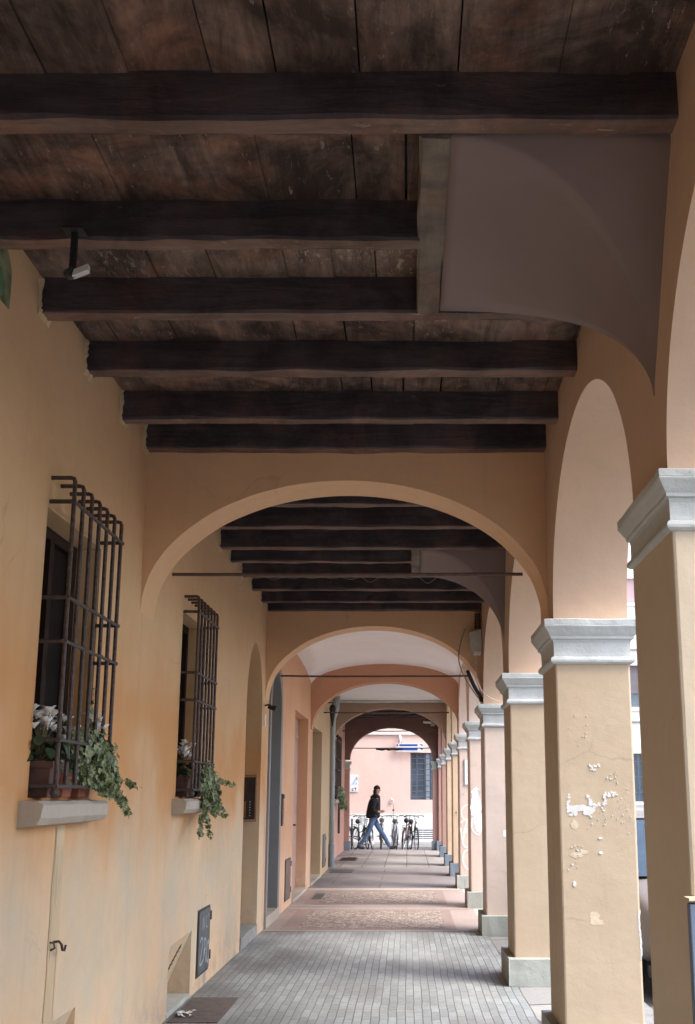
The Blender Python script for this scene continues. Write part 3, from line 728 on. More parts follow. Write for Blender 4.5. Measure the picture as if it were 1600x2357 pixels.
# patched strip and run marks under window one, hook
mb = MB(); nS = 14
L = [(5.02 + noise.noise(Vector((i * .5, 0, 0))) * .015 - .02 * (i / nS), 1.36 - 1.37 * i / nS) for i in range(nS + 1)]
Rr = [(5.15 + noise.noise(Vector((i * .5, 9, 0))) * .012 - .01 * (i / nS), 1.36 - 1.37 * i / nS) for i in range(nS + 1)]
mb.add([(WX + .003, a, b) for a, b in L] + [(WX + .003, a, b) for a, b in Rr], [(i, i + 1, nS + 2 + i, nS + 1 + i) for i in range(nS)])
mb.build('repair_patch', M['patch'], H1)
f0 = lambda u, v, d: (WX + .0036 + d, u, v)
for q_ in ([(5.035, 1.36), (5.04, 1.1), (5.045, .75)], [(5.08, 1.3), (5.085, 1.0)], [(5.135, .82), (5.13, .4), (5.115, 0)], [(8.01, 1.36), (8.015, 1.1), (8.02, .9)]):
    strokes([q_], .007, f0, M['peel_tan'], 'run_mark', H1)
mb = MB(); mb.tube([(WX - .01, 5.08, .83), (WX + .03, 5.08, .835), (WX + .045, 5.075, .82), (WX + .045, 5.09, .795), (WX + .045, 5.12, .79), (WX + .045, 5.135, .81)], .006, 8)
mb.tube([(WX - .01, 5.03, .835), (WX + .02, 5.035, .835), (WX + .025, 5.04, .81), (WX + .005, 5.045, .80)], .005, 6); mb.build('hook', M['iron'], H1, smooth=True)
# little shrine plaque high on the wall
pq = archp(3.62, 4.0, 3.47, 3.60, 3.735)
mb = MB(); outline_solid(mb, pq, [], lambda u, v, d: (WX + d, u, v), .004, -.01); pl = tag(mb.build('wall_plaque', M['mural']), 'green and brown painted arched plaque high on the near left wall under the beams', 'plaque')
mb = MB(); outline_solid(mb, [(3.68 + .26 * a, 3.485 + .2 * b) for a, b in ((0, 0), (.9, 0), (1, .3), (.8, .55), (.6, .5), (.4, .95), (.1, .7))], [], lambda u, v, d: (WX + d, u, v), .0065, .004); mb.build('painted_figure', M['mural2'], pl)

for y, i in ((6.34, 0), (12.13, 1), (.2, 2), (-5.6, 3)):
    transverse(H1, y, y + .345, M['ochre_arch'])
    rod(H1, y + .17, 2.885, -1.50, .735)
arcade_wall(H1, -10, 12.22, M['arcade_ochre'], None)
for y, mt, pm, ph in zip(PIERS[:7], ['tan_pier'] * 4 + ['cream_pier', 'tan_pier', 'tan_pier'], ['plinth_stone'] * 7, [.21] * 4 + [.22, .22, .21]):
    make_pier(H1, y, M[mt], M[pm], ph)
mb = MB(); mb.box((.848, 3.262, -.003), (AX2, 3.296, 1.18)); bx = tag(mb.build('boarding', M['blue_paint'], bevel=.004), 'slate blue painted panel standing against the foot of the nearest pier', 'panel')
mb = MB(); mb.rough_box((.846, 3.259, 1.1805), (AX2, 3.326, 1.197), 0, 10, .004, 3); mb.build('capping', M['cream_pier'], bx)
mb = MB(); mb.box((.860, 3.2965, .23), (AX2 - .01, 3.325, 1.1795)); mb.build('backing', M['blue_paint'], bx)
X0, X1 = WX - .02, AX + .02
b1 = [.7, 1.3, 1.95, 2.5 - .16]
beams(H1, [(.72, X0, X1), (1.42, X0, X1), (2.2, X0, X1), (2.98, X0, X1), (3.72, X0, .05), (4.34, X0, X1), (5.01, X0, X1), (5.69, X0, X1), (6.235, X0, X1)])
trimmer(H1, .04, .145, 3.085, 4.342)
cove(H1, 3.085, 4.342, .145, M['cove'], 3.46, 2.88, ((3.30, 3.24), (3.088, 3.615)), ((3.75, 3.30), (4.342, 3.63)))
boards(H1, [.545, .77, 1.47, 2.25, 3.03, 3.77, 4.39, 5.06, 5.74, 6.34], X0, X1, [M['boards']] * 5 + [M['boards_flaky']] + [M['boards']] * 3)
beams(H1, [(6.80, X0, X1), (7.51, X0, X1), (8.16, X0, X1), (8.88, X0, X1), (9.42, X0, .05), (10.11, X0, X1), (10.76, X0, X1), (11.50, X0, X1), (12.03, X0, X1)])
trimmer(H1, .035, .12, 8.985, 10.112)
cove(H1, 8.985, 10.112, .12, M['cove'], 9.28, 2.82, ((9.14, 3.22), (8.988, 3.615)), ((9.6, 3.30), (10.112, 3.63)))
boards(H1, [6.685, 7.56, 8.21, 8.93, 9.47, 10.16, 10.81, 11.55, 12.13], X0, X1, [M['boards']] * 8)
mb = MB(); mb.box((WX - .1, -10, BOARD_Z + .052), (AX2, .2, 3.95)); mb.box((WX - .1, .2, BOARD_Z + .052), (AX, 12.3, 3.95)); mb.build('floor_above', M['beam'], H1)
upper(H1, -10, 12.3, M['ochre_wall'])

# ============================================================ HOUSE 2, apricot, groin vault
H2 = empty('apricot_house', (WX, 15, 0), 'apricot house beyond the second arch with white vaulted portico', 'house')
h2 = [dict(pts=archp(12.56, 13.62, .10, 2.55, 3.08), depth=.30), dict(pts=rect(15.42, 17.48, .035, 2.74), depth=.17)]
rear_wall(H2, 12.301, 18.2, M['apricot_wall'], h2)
# grey portal surround
mb = MB()
outer = archp(12.48, 13.74, .0, 2.56, 3.18); inner = archp(12.60, 13.56, .10, 2.55, 3.04)
outline_solid(mb, outer, [inner], lambda u, v, d: (WX + d, u, v), .022, -.28, back=False); ps = mb.build('door_surround', M['grey_paint'], H2)
mb = MB(); mb.box((WX - .33, 12.5, .1), (WX - .281, 13.7, 3.1)); pd = mb.build('door', M['grey_dark'], H2)
mb = MB()
for k in range(3): mb.box((WX - .2815, 12.66, .3 + k * .8), (WX - .262, 13.5, .95 + k * .8))
mb.build('door_panels', M['grey_paint'], pd)
mb = MB(); mb.ball((WX - .25, 12.75, 1.1), .03); mb.build('door_knob', M['brass'], pd)
mb = MB(); mb.rough_box((WX - .28, 12.50, -.01), (WX + .03, 13.72, .125), 1, 8, .004, 5); mb.build('doorstep', M['sill_stone'], H2)
mb = MB(); mb.box((WX - .215, 15.40, .0), (WX - .165, 17.5, 2.76)); d1 = mb.build('door', M['door_rose'], H2)
mb = MB()
for k in range(2):
    for q in range(2): mb.box((WX - .1655, 15.52 + k * 1.03, .25 + q * 1.1), (WX - .155, 16.38 + k * 1.03, 1.2 + q * 1.1))
mb.box((WX - .1655, 15.5, 2.42), (WX - .15, 17.4, 2.46)); mb.build('door_panels', M['door_rose'], d1)
mb = MB(); mb.tube([(WX - .16, 16.6, 1.05), (WX - .10, 16.6, 1.05), (WX - .10, 16.72, 1.05)], .012, 8); mb.ball((WX - .15, 16.6, 1.55), .025); mb.build('door_handle', M['black'], d1)
mb = MB(); mb.rough_box((WX - .17, 15.425, -.01), (WX + .02, 17.475, .045), 1, 8, .004, 6); mb.build('doorstep', M['sill_stone'], H2)
hatch(H2, 14.50, 15.14, .10, .65, M['hatch_brown'])
arcade_wall(H2, 12.221, 18.08, M['rose_pier'], None)
for y in PIERS[7:10]: make_pier(H2, y, M['rose_pier'], M['plinth_stone'], .21)
transverse(H2, 17.88, 18.22, M['apricot_arch'], cx=-.37, r=.80)
rod(H2, 18.05, 2.90, -1.44, .72)
# groin vault: the higher of two crossing barrels
mb = MB(); nx, ny = 34, 48; ya, yb = 12.47, 17.89; vs = []; fs = []
for j in range(ny + 1):
    for i in range(nx + 1):
        x = WX - .01 + (AX - WX + .02) * i / nx; y = ya + (yb - ya) * j / ny
        u = (x - (-.39)) / 1.28; q = (y - (ya + yb) / 2) / ((yb - ya) / 2)
        za = 3.32 + .40 * math.sqrt(max(0, 1 - u * u)); zb = 3.30 + .27 * math.sqrt(max(0, 1 - q * q))
        vs.append((x, y, max(za, zb)))
for j in range(ny):
    for i in range(nx): a = j * (nx + 1) + i; fs.append((a, a + nx + 1, a + nx + 2, a + 1))
mb.add(vs, fs); mb.build('vault', M['vault_white'], H2, smooth='auto')
mb = MB(); mb.box((WX - .1, 12.47, 3.80), (AX, 18.2, 3.95)); mb.build('floor_above', M['beam'], H2)
upper(H2, 12.301, 18.2, M['apricot_wall'])

# ============================================================ HOUSE 3, yellow, flat white ceiling
H3 = empty('yellow_house', (WX, 21, 0), 'yellow ochre house beyond the third arch with flat white ceiling and recessed doorway', 'house')
h3 = [dict(pts=rect(18.30, 20.36, .035, 2.69), depth=.30)]
rear_wall(H3, 18.201, 23.75, M['yellow_wall'], h3)
mb = MB(); mb.box((WX - .35, 18.28, 0), (WX - .30, 20.4, 2.7)); d3 = mb.build('door', M['door_dark'], H3)
mb = MB(); mb.box((WX - .2995, 18.5, .3), (WX - .285, 19.25, 2.4)); mb.box((WX - .2995, 19.4, .3), (WX - .285, 20.15, 2.4)); mb.build('door_panels', M['door_dark'], d3)
mb = MB(); mb.rough_box((WX - .3, 18.31, -.01), (WX + .02, 20.35, .045), 1, 8, .004, 7); mb.build('doorstep', M['sill_stone'], H3)
hatch(H3, 20.85, 21.5, .12, .75, M['hatch'])
arcade_wall(H3, 18.081, 23.68, M['yellow_pier'], None)
for y in PIERS[10:12]: make_pier(H3, y, M['yellow_pier'], M['plinth_blue'], .24)
transverse(H3, 23.42, 23.76, M['brown_arch'], cx=-.39, r=.80, xl=WX - .14, a=1.262)
rod(H3, 23.6, 2.92, -1.46, .70)
mb = MB(); mb.box((WX - .02, 18.2, 3.585), (AX, 23.43, 3.64)); mb.build('ceiling', M['vault_white'], H3)
mb = MB(); mb.tube([(WX, 23.36, 3.56), (-.9, 23.36, 3.55), (0, 23.36, 3.565), (AX, 23.36, 3.56)], .028, 8); mb.build('ceiling_moulding', M['off_white'], H3)
mb = MB(); mb.box((WX - .1, 18.2, 3.80), (AX, 23.76, 3.95)); mb.build('floor_above', M['beam'], H3)
upper(H3, 18.201, 23.75, M['yellow_wall'])

# ============================================================ HOUSE 4, salmon
WX4 = -1.78
H4 = empty('salmon_house', (WX4, 27, 0), 'salmon pink corner house at the far end of the portico with maroon end arch', 'house')
h4 = [dict(pts=rect(25.05, 26.7, 1.42, 2.85), depth=.22)]
rear_wall(H4, 23.751, 30.4, M['pink_wall'], h4, x=WX4)
window(H4, 25.08, 1.42, 1.6, 2.85, x=WX4, nb=7, anchors=(2.8, 2.35, 2.1, 1.7, 1.47), depth=.2, ztop_grille=2.93)
arcade_wall(H4, 23.681, 30.44, M['pink_pier'], None)
for y in PIERS[12:14]: make_pier(H4, y, M['pink_pier'], M['plinth_blue'], .26)
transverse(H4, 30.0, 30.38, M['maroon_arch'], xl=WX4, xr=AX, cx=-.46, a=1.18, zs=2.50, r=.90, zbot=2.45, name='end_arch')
for x0, x1 in ((WX4, -1.645), (.715, AX - .002)):
    mb = MB(); mb.box((x0, 30.0, .24), (x1, 30.38, 2.45)); jb = mb.build('pilaster', M['pink_pier'], H4)
    mb = MB()
    for a, b, p in ((2.22, 2.25, .025), (2.25, 2.36, .006), (2.36, 2.40, .03), (2.40, 2.45, .05)): mb.box((x0 - p, 30.0 - p, a), (x1 + p, 30.38 + p, b))
    mb.build('capital', M['stone_cap'], jb)
    mb = MB(); mb.box((x0 - .03, 29.96, 0), (x1 + .03, 30.42, .24)); mb.build('plinth', M['plinth_blue'], jb)
rod(H4, 30.2, 2.83, -1.63, .68, r=.013)
mb = MB(); mb.tube([(-.90 + .058 * i, 30.16 + .01 * math.sin(i), 2.79 + .012 * math.sin(i * 1.7)) for i in range(14)], [.02 + .012 * abs(math.sin(i * 1.3)) for i in range(14)], 7); tag(mb.build('cable_bundle', M['black']), 'dark bundle of cables hung along the tie rod of the farthest arch', 'cables')
beams(H4, [(23.9 + .68 * i, WX4 - .02, X1) for i in range(9)])
boards(H4, [23.76, 25, 26.5, 28, 30.0], WX4 - .02, X1, [M['beam']] * 4)
mb = MB(); mb.box((WX4 - .1, 23.76, BOARD_Z + .052), (AX, 30.4, 3.95)); mb.build('floor_above', M['beam'], H4)
upper(H4, 23.751, 30.44, M['pink_wall'])
mb = MB(); mb.tube([(WX4 + .03, 27.3, 1.35), (WX4 + .03, 27.3, .55)], .03, 8); mb.build('conduit', M['iron'], H4)

# ============================================================ far buildings
FY = 35.3
FB = empty('pink_building', (0, FY, 0), 'pale pink building closing the view across the street behind the bicycles', 'building')
def facade(parent, x0, x1, z1, mat, holes, y=FY, depth=.25, z0=-.12):
    mb = MB(); hs = [[(a, c), (b, c), (b, d_), (a, d_)] for a, b, c, d_ in holes]
    outline_solid(mb, [(x0, z0), (x1, z0), (x1, z1), (x0, z1)], hs, lambda u, v, d: (u, y + d, v), 0, depth, back=False, ring_outer=False)
    mb.box((x0, y + depth + .002, z0), (x1, y + 9, z1))
    return mb.build('wall', mat, parent)
facade(FB, -22, 5.4, 9.5, M['far_pink'], [(.10, 1.15, 1.36, 2.90), (.22, 1.2, .10, .42), (-9, -8, 1.4, 3), (3.2, 4.2, 1.4, 3)])
mb = MB(); outline_solid(mb, [(-22, -.11), (5.4, -.11), (5.4, .88), (-22, .88)], [[(.22, .10), (1.2, .10), (1.2, .42), (.22, .42)]], lambda u, v, d: (u, FY - d, v), .03, 0, back=False); mb.build('dado', M['far_white'], FB)
mb = MB(); mb.box((-22, FY - .06, 3.50), (5.4, FY, 3.60)); mb.build('string_course', M['far_cream'], FB)
mb = MB(); mb.box((.10, FY + .16, 1.36), (1.15, FY + .2, 2.90)); fw = mb.build('window', M['far_glass'], FB)
mb = MB(); mb.box((.62, FY + .10, 1.36), (.74, FY + .13, 2.9)); mb.build('curtain', M['curtain'], fw)
mb = MB()
for i in range(9): z = 1.45 + i * .18; mb.tube([(.08, FY + .04, z), (1.17, FY + .04, z)], .012, 6)
for x in (.13, .31, .58, .78, 1.0): mb.tube([(x, FY + .03, 1.36), (x, FY + .03, 2.9)], .014, 6)
mb.build('grille', M['far_frame'], fw)
mb = MB()
for i in range(5): mb.box((.22, FY - .02, .125 + i * .062), (1.2, FY + .02, .16 + i * .062))
for x in (.5, .85): mb.box((x, FY - .025, .1), (x + .015, FY + .015, .42))
mb.build('vent_slats', M['far_white'], FB)
mb = MB(); mb.box((.22, FY + .12, .1), (1.2, FY + .14, .42)); mb.build('vent_back', M['black'], FB)
for a, b in ((-9, -8), (3.2, 4.2)):
    mb = MB(); mb.box((a, FY + .15, 1.4), (b, FY + .2, 3)); mb.build('window', M['shutter_grey'], FB)
# blue boards
sg = empty('street_sign', (.07, FY - .12, 2.95), 'pair of long blue and white direction boards on the pink wall above the grilled window', 'sign')
for z0, z1, nm in ((3.075, 3.19, 'upper_board'), (2.935, 3.06, 'lower_board')):
    mb = MB(); mb.box((-.38, FY - .14, z0), (.53, FY - .11, z1)); bd = mb.build(nm, M['sign_white'], sg)
    mb = MB(); mb.box((-.365, FY - .143, z0 + .035), (-.31, FY - .1405, z1 - .012)); mb.box((-.27, FY - .143, z0 + .035), (.34, FY - .1405, z1 - .012))
    mb.add([(.38, FY - .142, z1 - .012), (.51, FY - .142, z1 - .012), (.51, FY - .142, z0 + .03)], [(0, 1, 2)])
    mb.build('blue_panel', M['sign_blue'], bd)
mb = MB(); mb.tube([(-.3, FY - .1, 3.19), (-.3, FY - .1, 3.49)], .012, 6); mb.tube([(-.2, FY - .1, 3.19), (-.2, FY - .1, 3.3)], .012, 6); mb.build('bracket', M['chrome'], sg)
lm = empty('wall_lamp', (-.26, FY - .1, 3.35), 'small white lamp above the left end of the blue boards', 'lamp')
mb = MB(); mb.ball((-.25, FY - .14, 3.35), .06, sc_=(.8, .8, 2.2)); mb.build('shade', M['white_paint'], lm, smooth=True)
mb = MB(); mb.tube([(-.25, FY, 3.5), (-.25, FY - .14, 3.5), (-.25, FY - .14, 3.42)], .012, 6); mb.build('arm', M['chrome'], lm)
# poster
ps = empty('poster', (-1.8, FY - .03, 1.9), 'white and pale blue poster with a dark logo on the pink wall', 'poster')
mb = MB(); mb.box((-2.02, FY - .03, 1.62), (-1.64, FY - .012, 2.17)); mb.build('sheet', M['sign_white'], ps)
fp = lambda u, v, d: (u, FY - .031 - d, v)
strokes([[(-1.80, 1.9), (-1.74, 2.0), (-1.68, 2.08)], [(-1.84, 1.85), (-1.76, 1.93)], [(-1.72, 1.85), (-1.68, 1.92)]], .05, fp, M['poster_blue'], 'picture', ps)
strokes([[(-1.70, 2.1), (-1.67, 2.0)], [(-1.78, 1.72), (-1.83, 1.71), (-1.84, 1.67), (-1.79, 1.65)], [(-1.76, 1.74), (-1.69, 1.745)], [(-1.72, 1.745), (-1.72, 1.66)]], .022, fp, M['black'], 'lettering', ps)
# ring
rg = MB(); rg.torus((-.53, FY - .03, 1.31), .055, .014, 'Y', 20, 6); rg.tube([(-.53, FY, 1.42), (-.53, FY - .03, 1.37)], .012, 6); tag(rg.build('wall_ring', M['off_white'], smooth=True), 'pale ring fixed to the pink wall in front of the walking person', 'ring')
# white block to the right
WB = empty('white_building', (10, FY, 0), 'overexposed white apartment block seen through the gap beside the near pier', 'building')
wh = []
for x in (6.9, 9.6, 12.3):
    wh += [(x, x + 1.15, 1.30, 2.88), (x, x + 1.15, 4.42, 5.84), (x, x + 1.15, 8.0, 8.86)]
facade(WB, 5.41, 18, 14.5, M['far_cream'], wh)
for (a, b, c, d_) in wh:
    mb = MB(); mb.box((a, FY + .16, c), (b, FY + .2, d_)); wn = mb.build('window', M['far_glass'], WB)
    mb = MB()
    if c < 2:
        for k in range(8): mb.tube([(a + .05 + k * .15, FY + .03, c), (a + .05 + k * .15, FY + .03, d_)], .014, 6)
        for z in (c + .3, c + .8, c + 1.3): mb.tube([(a, FY + .03, z), (b, FY + .03, z)], .012, 6)
        mb.build('grille', M['far_frame'], wn)
    else:
        mb.box((a + .01, FY + .10, c + (.47 if c < 5 else .05)), (b - .01, FY + .13, d_ - .005)); mb.build('shutter', M['shutter_grey' if c < 5 else 'shutter_pink'], wn)
    mb = MB(); mb.box((a - .08, FY - .06, c - .12), (b + .08, FY + .02, c)); mb.build('sill', M['far_cream'], wn)
mb = MB()
for z in (3.9, 6.35, 7.35, 10.3): mb.box((5.41, FY - .05, z), (18, FY, z + .05))
mb.build('string_course', M['kerb'], WB)
# opposite side of the street: unseen building added for bounce, low to admit sky light
OB = empty('bounce_building', (11, 10, 0), 'unseen low cream building across the street, added for bounce and kept low for sky light', 'building')
mb = MB(); mb.box((10.5, -30, -.12), (16, 26, 3.0)); mb.build('wall', M['far_cream'], OB)
for k in range(9):
    for z in (1.0,):
        mb = MB(); mb.box((10.46, -24 + k * 5.2, z), (10.498, -22.8 + k * 5.2, z + 1.6)); wn = mb.build('window', M['shutter_grey'], OB)
        mb = MB(); mb.box((10.40, -24.1 + k * 5.2, z - .1), (10.499, -22.7 + k * 5.2, z)); mb.build('sill', M['far_cream'], wn)

# ============================================================ marks on the piers
def flat_poly(pts, fn, d): return [fn(u, v, d) for u, v in pts]
def blotch(cx, cz, rx, rz, seed, n=26):
    return [(cx + rx * math.cos(a) * (1 + .55 * noise.noise(Vector((math.cos(a) * 2.2, math.sin(a) * 2.2, seed)))), cz + rz * math.sin(a) * (1 + .55 * noise.noise(Vector((math.cos(a) * 2.2, math.sin(a) * 2.2, seed + 7))))) for a in [2 * math.pi * k / n for k in range(n)]]
def mark(parent, polys, y, mat, name, d=.0035):
    mb = MB(); fn = lambda u, v, dd: (u, y - .0009 - dd, v)
    for i, p in enumerate(polys): outline_solid(mb, p, [], fn, .0006 + .00002 * i, -.001, back=False)
    return mb.build(name, mat, parent)
P = {}
for h in (H1, H2, H3, H4):
    for o in h.children:
        if o.name.startswith('pier'):
            P[round(min(v.co.y for v in o.data.vertices), 0)] = o
pk = lambda y: min(P.items(), key=lambda kv: abs(kv[0] - y))[1]
p2 = pk(6.12); p4 = pk(11.95); p5 = pk(14.8); p6 = pk(17.8)
r2 = random.Random(3)
white = []
for path, wd, cnt in (([(.93, 1.50), (.925, 1.45), (.935, 1.39)], .008, 16), ([(.93, 1.42), (.97, 1.425), (1.01, 1.43), (1.05, 1.40)], .016, 42), ([(1.035, 1.50), (1.05, 1.46), (1.06, 1.44), (1.10, 1.445)], .009, 22),
                      ([(1.125, 1.42), (1.13, 1.46), (1.135, 1.50), (1.17, 1.512), (1.20, 1.505)], .009, 28), ([(1.05, 1.665), (1.11, 1.668)], .007, 9), ([(1.06, 1.65), (1.09, 1.645)], .005, 5), ([(1.04, 1.39), (1.055, 1.375)], .006, 4)):
    for k in range(cnt):
        t = (k + .5) / cnt * (len(path) - 1); i = min(int(t), len(path) - 2); f = t - i
        cx = path[i][0] * (1 - f) + path[i + 1][0] * f; cz = path[i][1] * (1 - f) + path[i + 1][1] * f
        white.append(blotch(cx + r2.gauss(0, wd * .6), cz + r2.gauss(0, wd * .7), r2.uniform(.004, wd * 1.3), r2.uniform(.0035, wd * 1.0), 200 + k, 15))
white += [blotch(1.10, 1.26, .012, .006, 14), blotch(1.10, 1.18, .011, .008, 15), blotch(.945, 1.01, .009, .016, 16)]
for cx, cz, sx, sz, n in ((1.19, 1.61, .03, .02, 12), (1.24, 1.42, .03, .06, 14), (1.1, 1.39, .06, .03, 9), (.955, 1.20, .03, .03, 10), (.94, 1.12, .02, .02, 6), (1.04, 1.84, .03, .05, 5), (1.1, 1.36, .04, .02, 5), (1.03, 1.9, .08, .06, 4)):
    for k in range(n): white.append(blotch(cx + r2.gauss(0, sx), cz + r2.gauss(0, sz), r2.uniform(.0012, .0045), r2.uniform(.0012, .005), 20 + k, 9))
mark(p2, white, 6.12, M['peel_white'], 'peeling_paint')
mark(p2, [blotch(.955, 1.335, .022, .026, 60), blotch(.965, 1.17, .035, .018, 61), blotch(1.0, 1.185, .03, .010, 62), blotch(1.055, .83, .03, .03, 63), blotch(1.065, .80, .04, .014, 64)], 6.12, M['peel_tan'], 'scuff_mark')
mark(p2, [blotch(1.305 + r2.uniform(-.004, .004), .62 + k * .021 + r2.uniform(-.01, .01), r2.uniform(.003, .006), r2.uniform(.012, .03), 70 + k, 12) for k in range(12)], 6.12, M['peel_white'], 'chipped_edge')
mark(p4, [[(1.075, 1.05), (1.10, 1.05), (1.107, 1.06), (1.107, 1.11), (1.10, 1.12), (1.075, 1.12), (1.068, 1.11), (1.068, 1.06)]], 11.95, M['graffiti_white'], 'sticker')
mark(p5, [blotch(.945, 1.53, .055, .075, 80), blotch(.95, 1.36, .075, .15, 81), blotch(.975, 1.20, .06, .12, 82), blotch(.99, 1.08, .05, .09, 83)], 14.8, M['graffiti_white'], 'paint_splash')
f5 = lambda u, v, d: (u, 14.7975 - d, v)
strokes([[(.90, 1.20), (.89, 1.12), (.90, 1.04), (.95, .98), (1.0, .97)]], .02, f5, M['graffiti_white'], 'graffiti', p5)
strokes([[(.975, 1.58), (.995, 1.55), (.995, 1.50)]], .012, f5, M['graffiti_grey'], 'graffiti_shadow', p5)
f6 = lambda u, v, d: (u, 17.7975 - d, v)
strokes([[(1.06, 1.36), (.98, 1.34), (.91, 1.28), (.90, 1.20), (.93, 1.13), (.99, 1.11), (1.06, 1.12)], [(.89, 1.05), (.93, 1.09), (.99, 1.10)],
         [(.99, 1.09), (.97, 1.0), (.93, .88), (.99, .92)], [(.885, .97), (.90, .86), (.915, .72)], [(.915, .72), (.95, .90), (.99, .96)], [(.915, .72), (.96, .66), (.99, .66)],
         [(1.05, .62), (.96, .60), (.92, .52), (.915, .44), (.94, .37), (.98, .32), (1.05, .28)]], .028, f6, M['graffiti_cream'], 'graffiti', p6)
strokes([[(.885, 1.50), (.93, 1.52), (.965, 1.57)], [(.93, 1.52), (.965, 1.49)]], .006, f6, M['graffiti_grey'], 'scribble', p6)
mb = MB(); mb.box((.955, 17.78, 1.67), (1.25, 17.797, 2.10)); nb_ = tag(mb.build('notice', M['pipe']), 'pale blue-framed white notice on the sixth pier above the cream graffiti', 'notice')
mb = MB(); mb.box((.965, 17.778, 1.68), (1.24, 17.7795, 2.09)); mb.build('paper', M['graffiti_white'], nb_)
p7 = pk(20.5)
mark(p7, [blotch(.93, 1.17, .02, .03, 90), blotch(.945, 1.14, .015, .02, 91)], 20.5, M['patch'], 'scuff_mark')
mark(p7, [blotch(.935, 1.18, .012, .012, 92)], 20.49, M['dark_frame'], 'scuff_hole')

# ============================================================ small fittings (things fixed to the buildings)
def thing(name, loc, label, cat): return empty(name, loc, label, cat)
# intercom panel on the far reveal of the niche
ic = thing('intercom_panel', (-1.8, 11.89, 1.2), 'copper doorbell panel with two rows of buttons inside the arched niche', 'intercom')
mb = MB(); mb.box((-1.97, 11.872, 1.24), (-1.70, 11.897, 1.70)); mb.build('backplate', M['brass_dark'], ic, bevel=.004)
mb = MB(); mb.box((-1.955, 11.866, 1.255), (-1.80, 11.8715, 1.44)); mb.build('name_plate', M['brass'], ic)
mb = MB()
for i in range(6): mb.ball((-1.755, 11.868, 1.28 + i * .03), .008, 8, 5)
mb.build('button', M['chrome'], ic)
mb = MB(); mb.tube([(-1.985, 11.86, 1.22), (-1.685, 11.86, 1.22), (-1.685, 11.86, 1.72), (-1.985, 11.86, 1.72)], .008, 6, closed=True); mb.build('rim', M['brass'], ic)
# spotlight and plate at second transverse arch
sp = thing('spotlight', (-1.62, 12.06, 2.5), 'small black spotlight on a bracket where the second arch meets the left wall', 'spotlight')
mb = MB(); mb.tube([(-1.65, 12.10, 2.52), (-1.60, 12.04, 2.525), (-1.56, 12.02, 2.51)], .010, 6); mb.build('bracket', M['iron'], sp)
mb = MB(); mb.tube([(-1.60, 12.06, 2.50), (-1.50, 12.02, 2.475)], [.022, .035], 10); mb.build('lamp_head', M['black'], sp)
# wall plate
tag((lambda m_: (m_.box((-1.648, 12.05, 2.28), (-1.635, 12.12, 2.42)), m_.build('switch_plate', M['white_paint'], bevel=.004))[1])(MB()), 'small white plate on the left wall below the black spotlight', 'plate')
# electric box and cables at arch two, right
eb = thing('electric_box', (.79, 12.06, 3.25), 'grey white electric box in the upper right corner of the second arch', 'box')
mb = MB()
mb.add([(.72, 12.0, 3.36), (.86, 12.0, 3.40), (.86, 12.0, 3.12), (.77, 12.0, 3.10), (.735, 12.0, 3.18)], [(0, 1, 2, 3, 4)])
mb.add([(.72, 12.0, 3.36), (.86, 12.0, 3.40), (.86, 12.0, 3.12), (.77, 12.0, 3.10), (.735, 12.0, 3.18), (.72, 12.13, 3.36), (.86, 12.13, 3.40), (.86, 12.13, 3.12), (.77, 12.13, 3.10), (.735, 12.13, 3.18)], [(i, i + 5, (i + 1) % 5 + 5, (i + 1) % 5) for i in range(5)])
mb.build('housing', M['off_white'], eb)
mb = MB(); mb.box((.775, 11.99, 3.10), (.85, 12.1, 3.135)); mb.build('gland', M['white_paint'], eb)
lb = thing('cable_rack', (.83, 12.06, 3.5), 'rusty slotted bracket above the electric box', 'bracket')
mb = MB(); mb.box((.79, 12.07, 3.42), (.80, 12.12, 3.60)); mb.box((.845, 12.07, 3.42), (.855, 12.12, 3.60))
for k in range(7): mb.box((.79, 12.08, 3.43 + k * .025), (.855, 12.11, 3.437 + k * .025))
mb.build('frame', M['rust_rod'], lb)
def cable(name, pts, r, mat, label):
    P_ = []
    for i in range(len(pts) - 1):
        q0 = Vector(pts[max(i - 1, 0)]); q1 = Vector(pts[i]); q2 = Vector(pts[i + 1]); q3 = Vector(pts[min(i + 2, len(pts) - 1)])
        for k in range(6):
            t = k / 6; P_.append(.5 * ((2 * q1) + (q2 - q0) * t + (2 * q0 - 5 * q1 + 4 * q2 - q3) * t * t + (3 * q1 - q0 - 3 * q2 + q3) * t ** 3))
    P_.append(Vector(pts[-1])); mb = MB(); mb.tube(P_, r, 6, mat); return tag(mb.build(name, smooth=True), label, 'cable')
cable('cable', [(.79, 12.06, 3.12), (.80, 12.04, 3.02), (.72, 12.08, 2.96), (.66, 12.1, 2.95)], .004, M['cable_white'], 'thin cable looping from the electric box to the arch soffit')
cable('cable', [(.80, 12.06, 3.12), (.79, 11.98, 2.95), (.80, 11.95, 2.80), (.86, 11.92, 2.66), (.96, 11.90, 2.58), (1.05, 11.89, 2.55)], .005, M['cable_white'], 'white cable dropping from the electric box to the capital below it')
cable('cable', [(.68, 12.10, 3.42), (.62, 12.12, 3.24), (.60, 12.11, 3.05), (.66, 12.1, 2.86), (.78, 12.09, 2.66), (.86, 12.07, 2.56)], .007, M['cable'], 'dark cable following the right curve of the second arch')
cable('cable', [(.70, 12.08, 2.92), (.72, 12.06, 2.86), (.78, 12.05, 2.72), (.84, 12.04, 2.62), (.85, 12.04, 2.56)], .022, M['black'], 'thick black cable coil above the fourth capital')
pts = [(-1.64, 10.08, 3.52)]
for i in range(13):
    x = -1.6 + i * .19; pts += [(x, 10.09, 3.615), (x + .09, 10.09, 3.605 - .012 * (i % 4 == 1) - .04 * (i in (6, 9)))]
cable('cable', pts, .0028, M['cable'], 'thin pale cable clipped along a ceiling beam of the second bay')
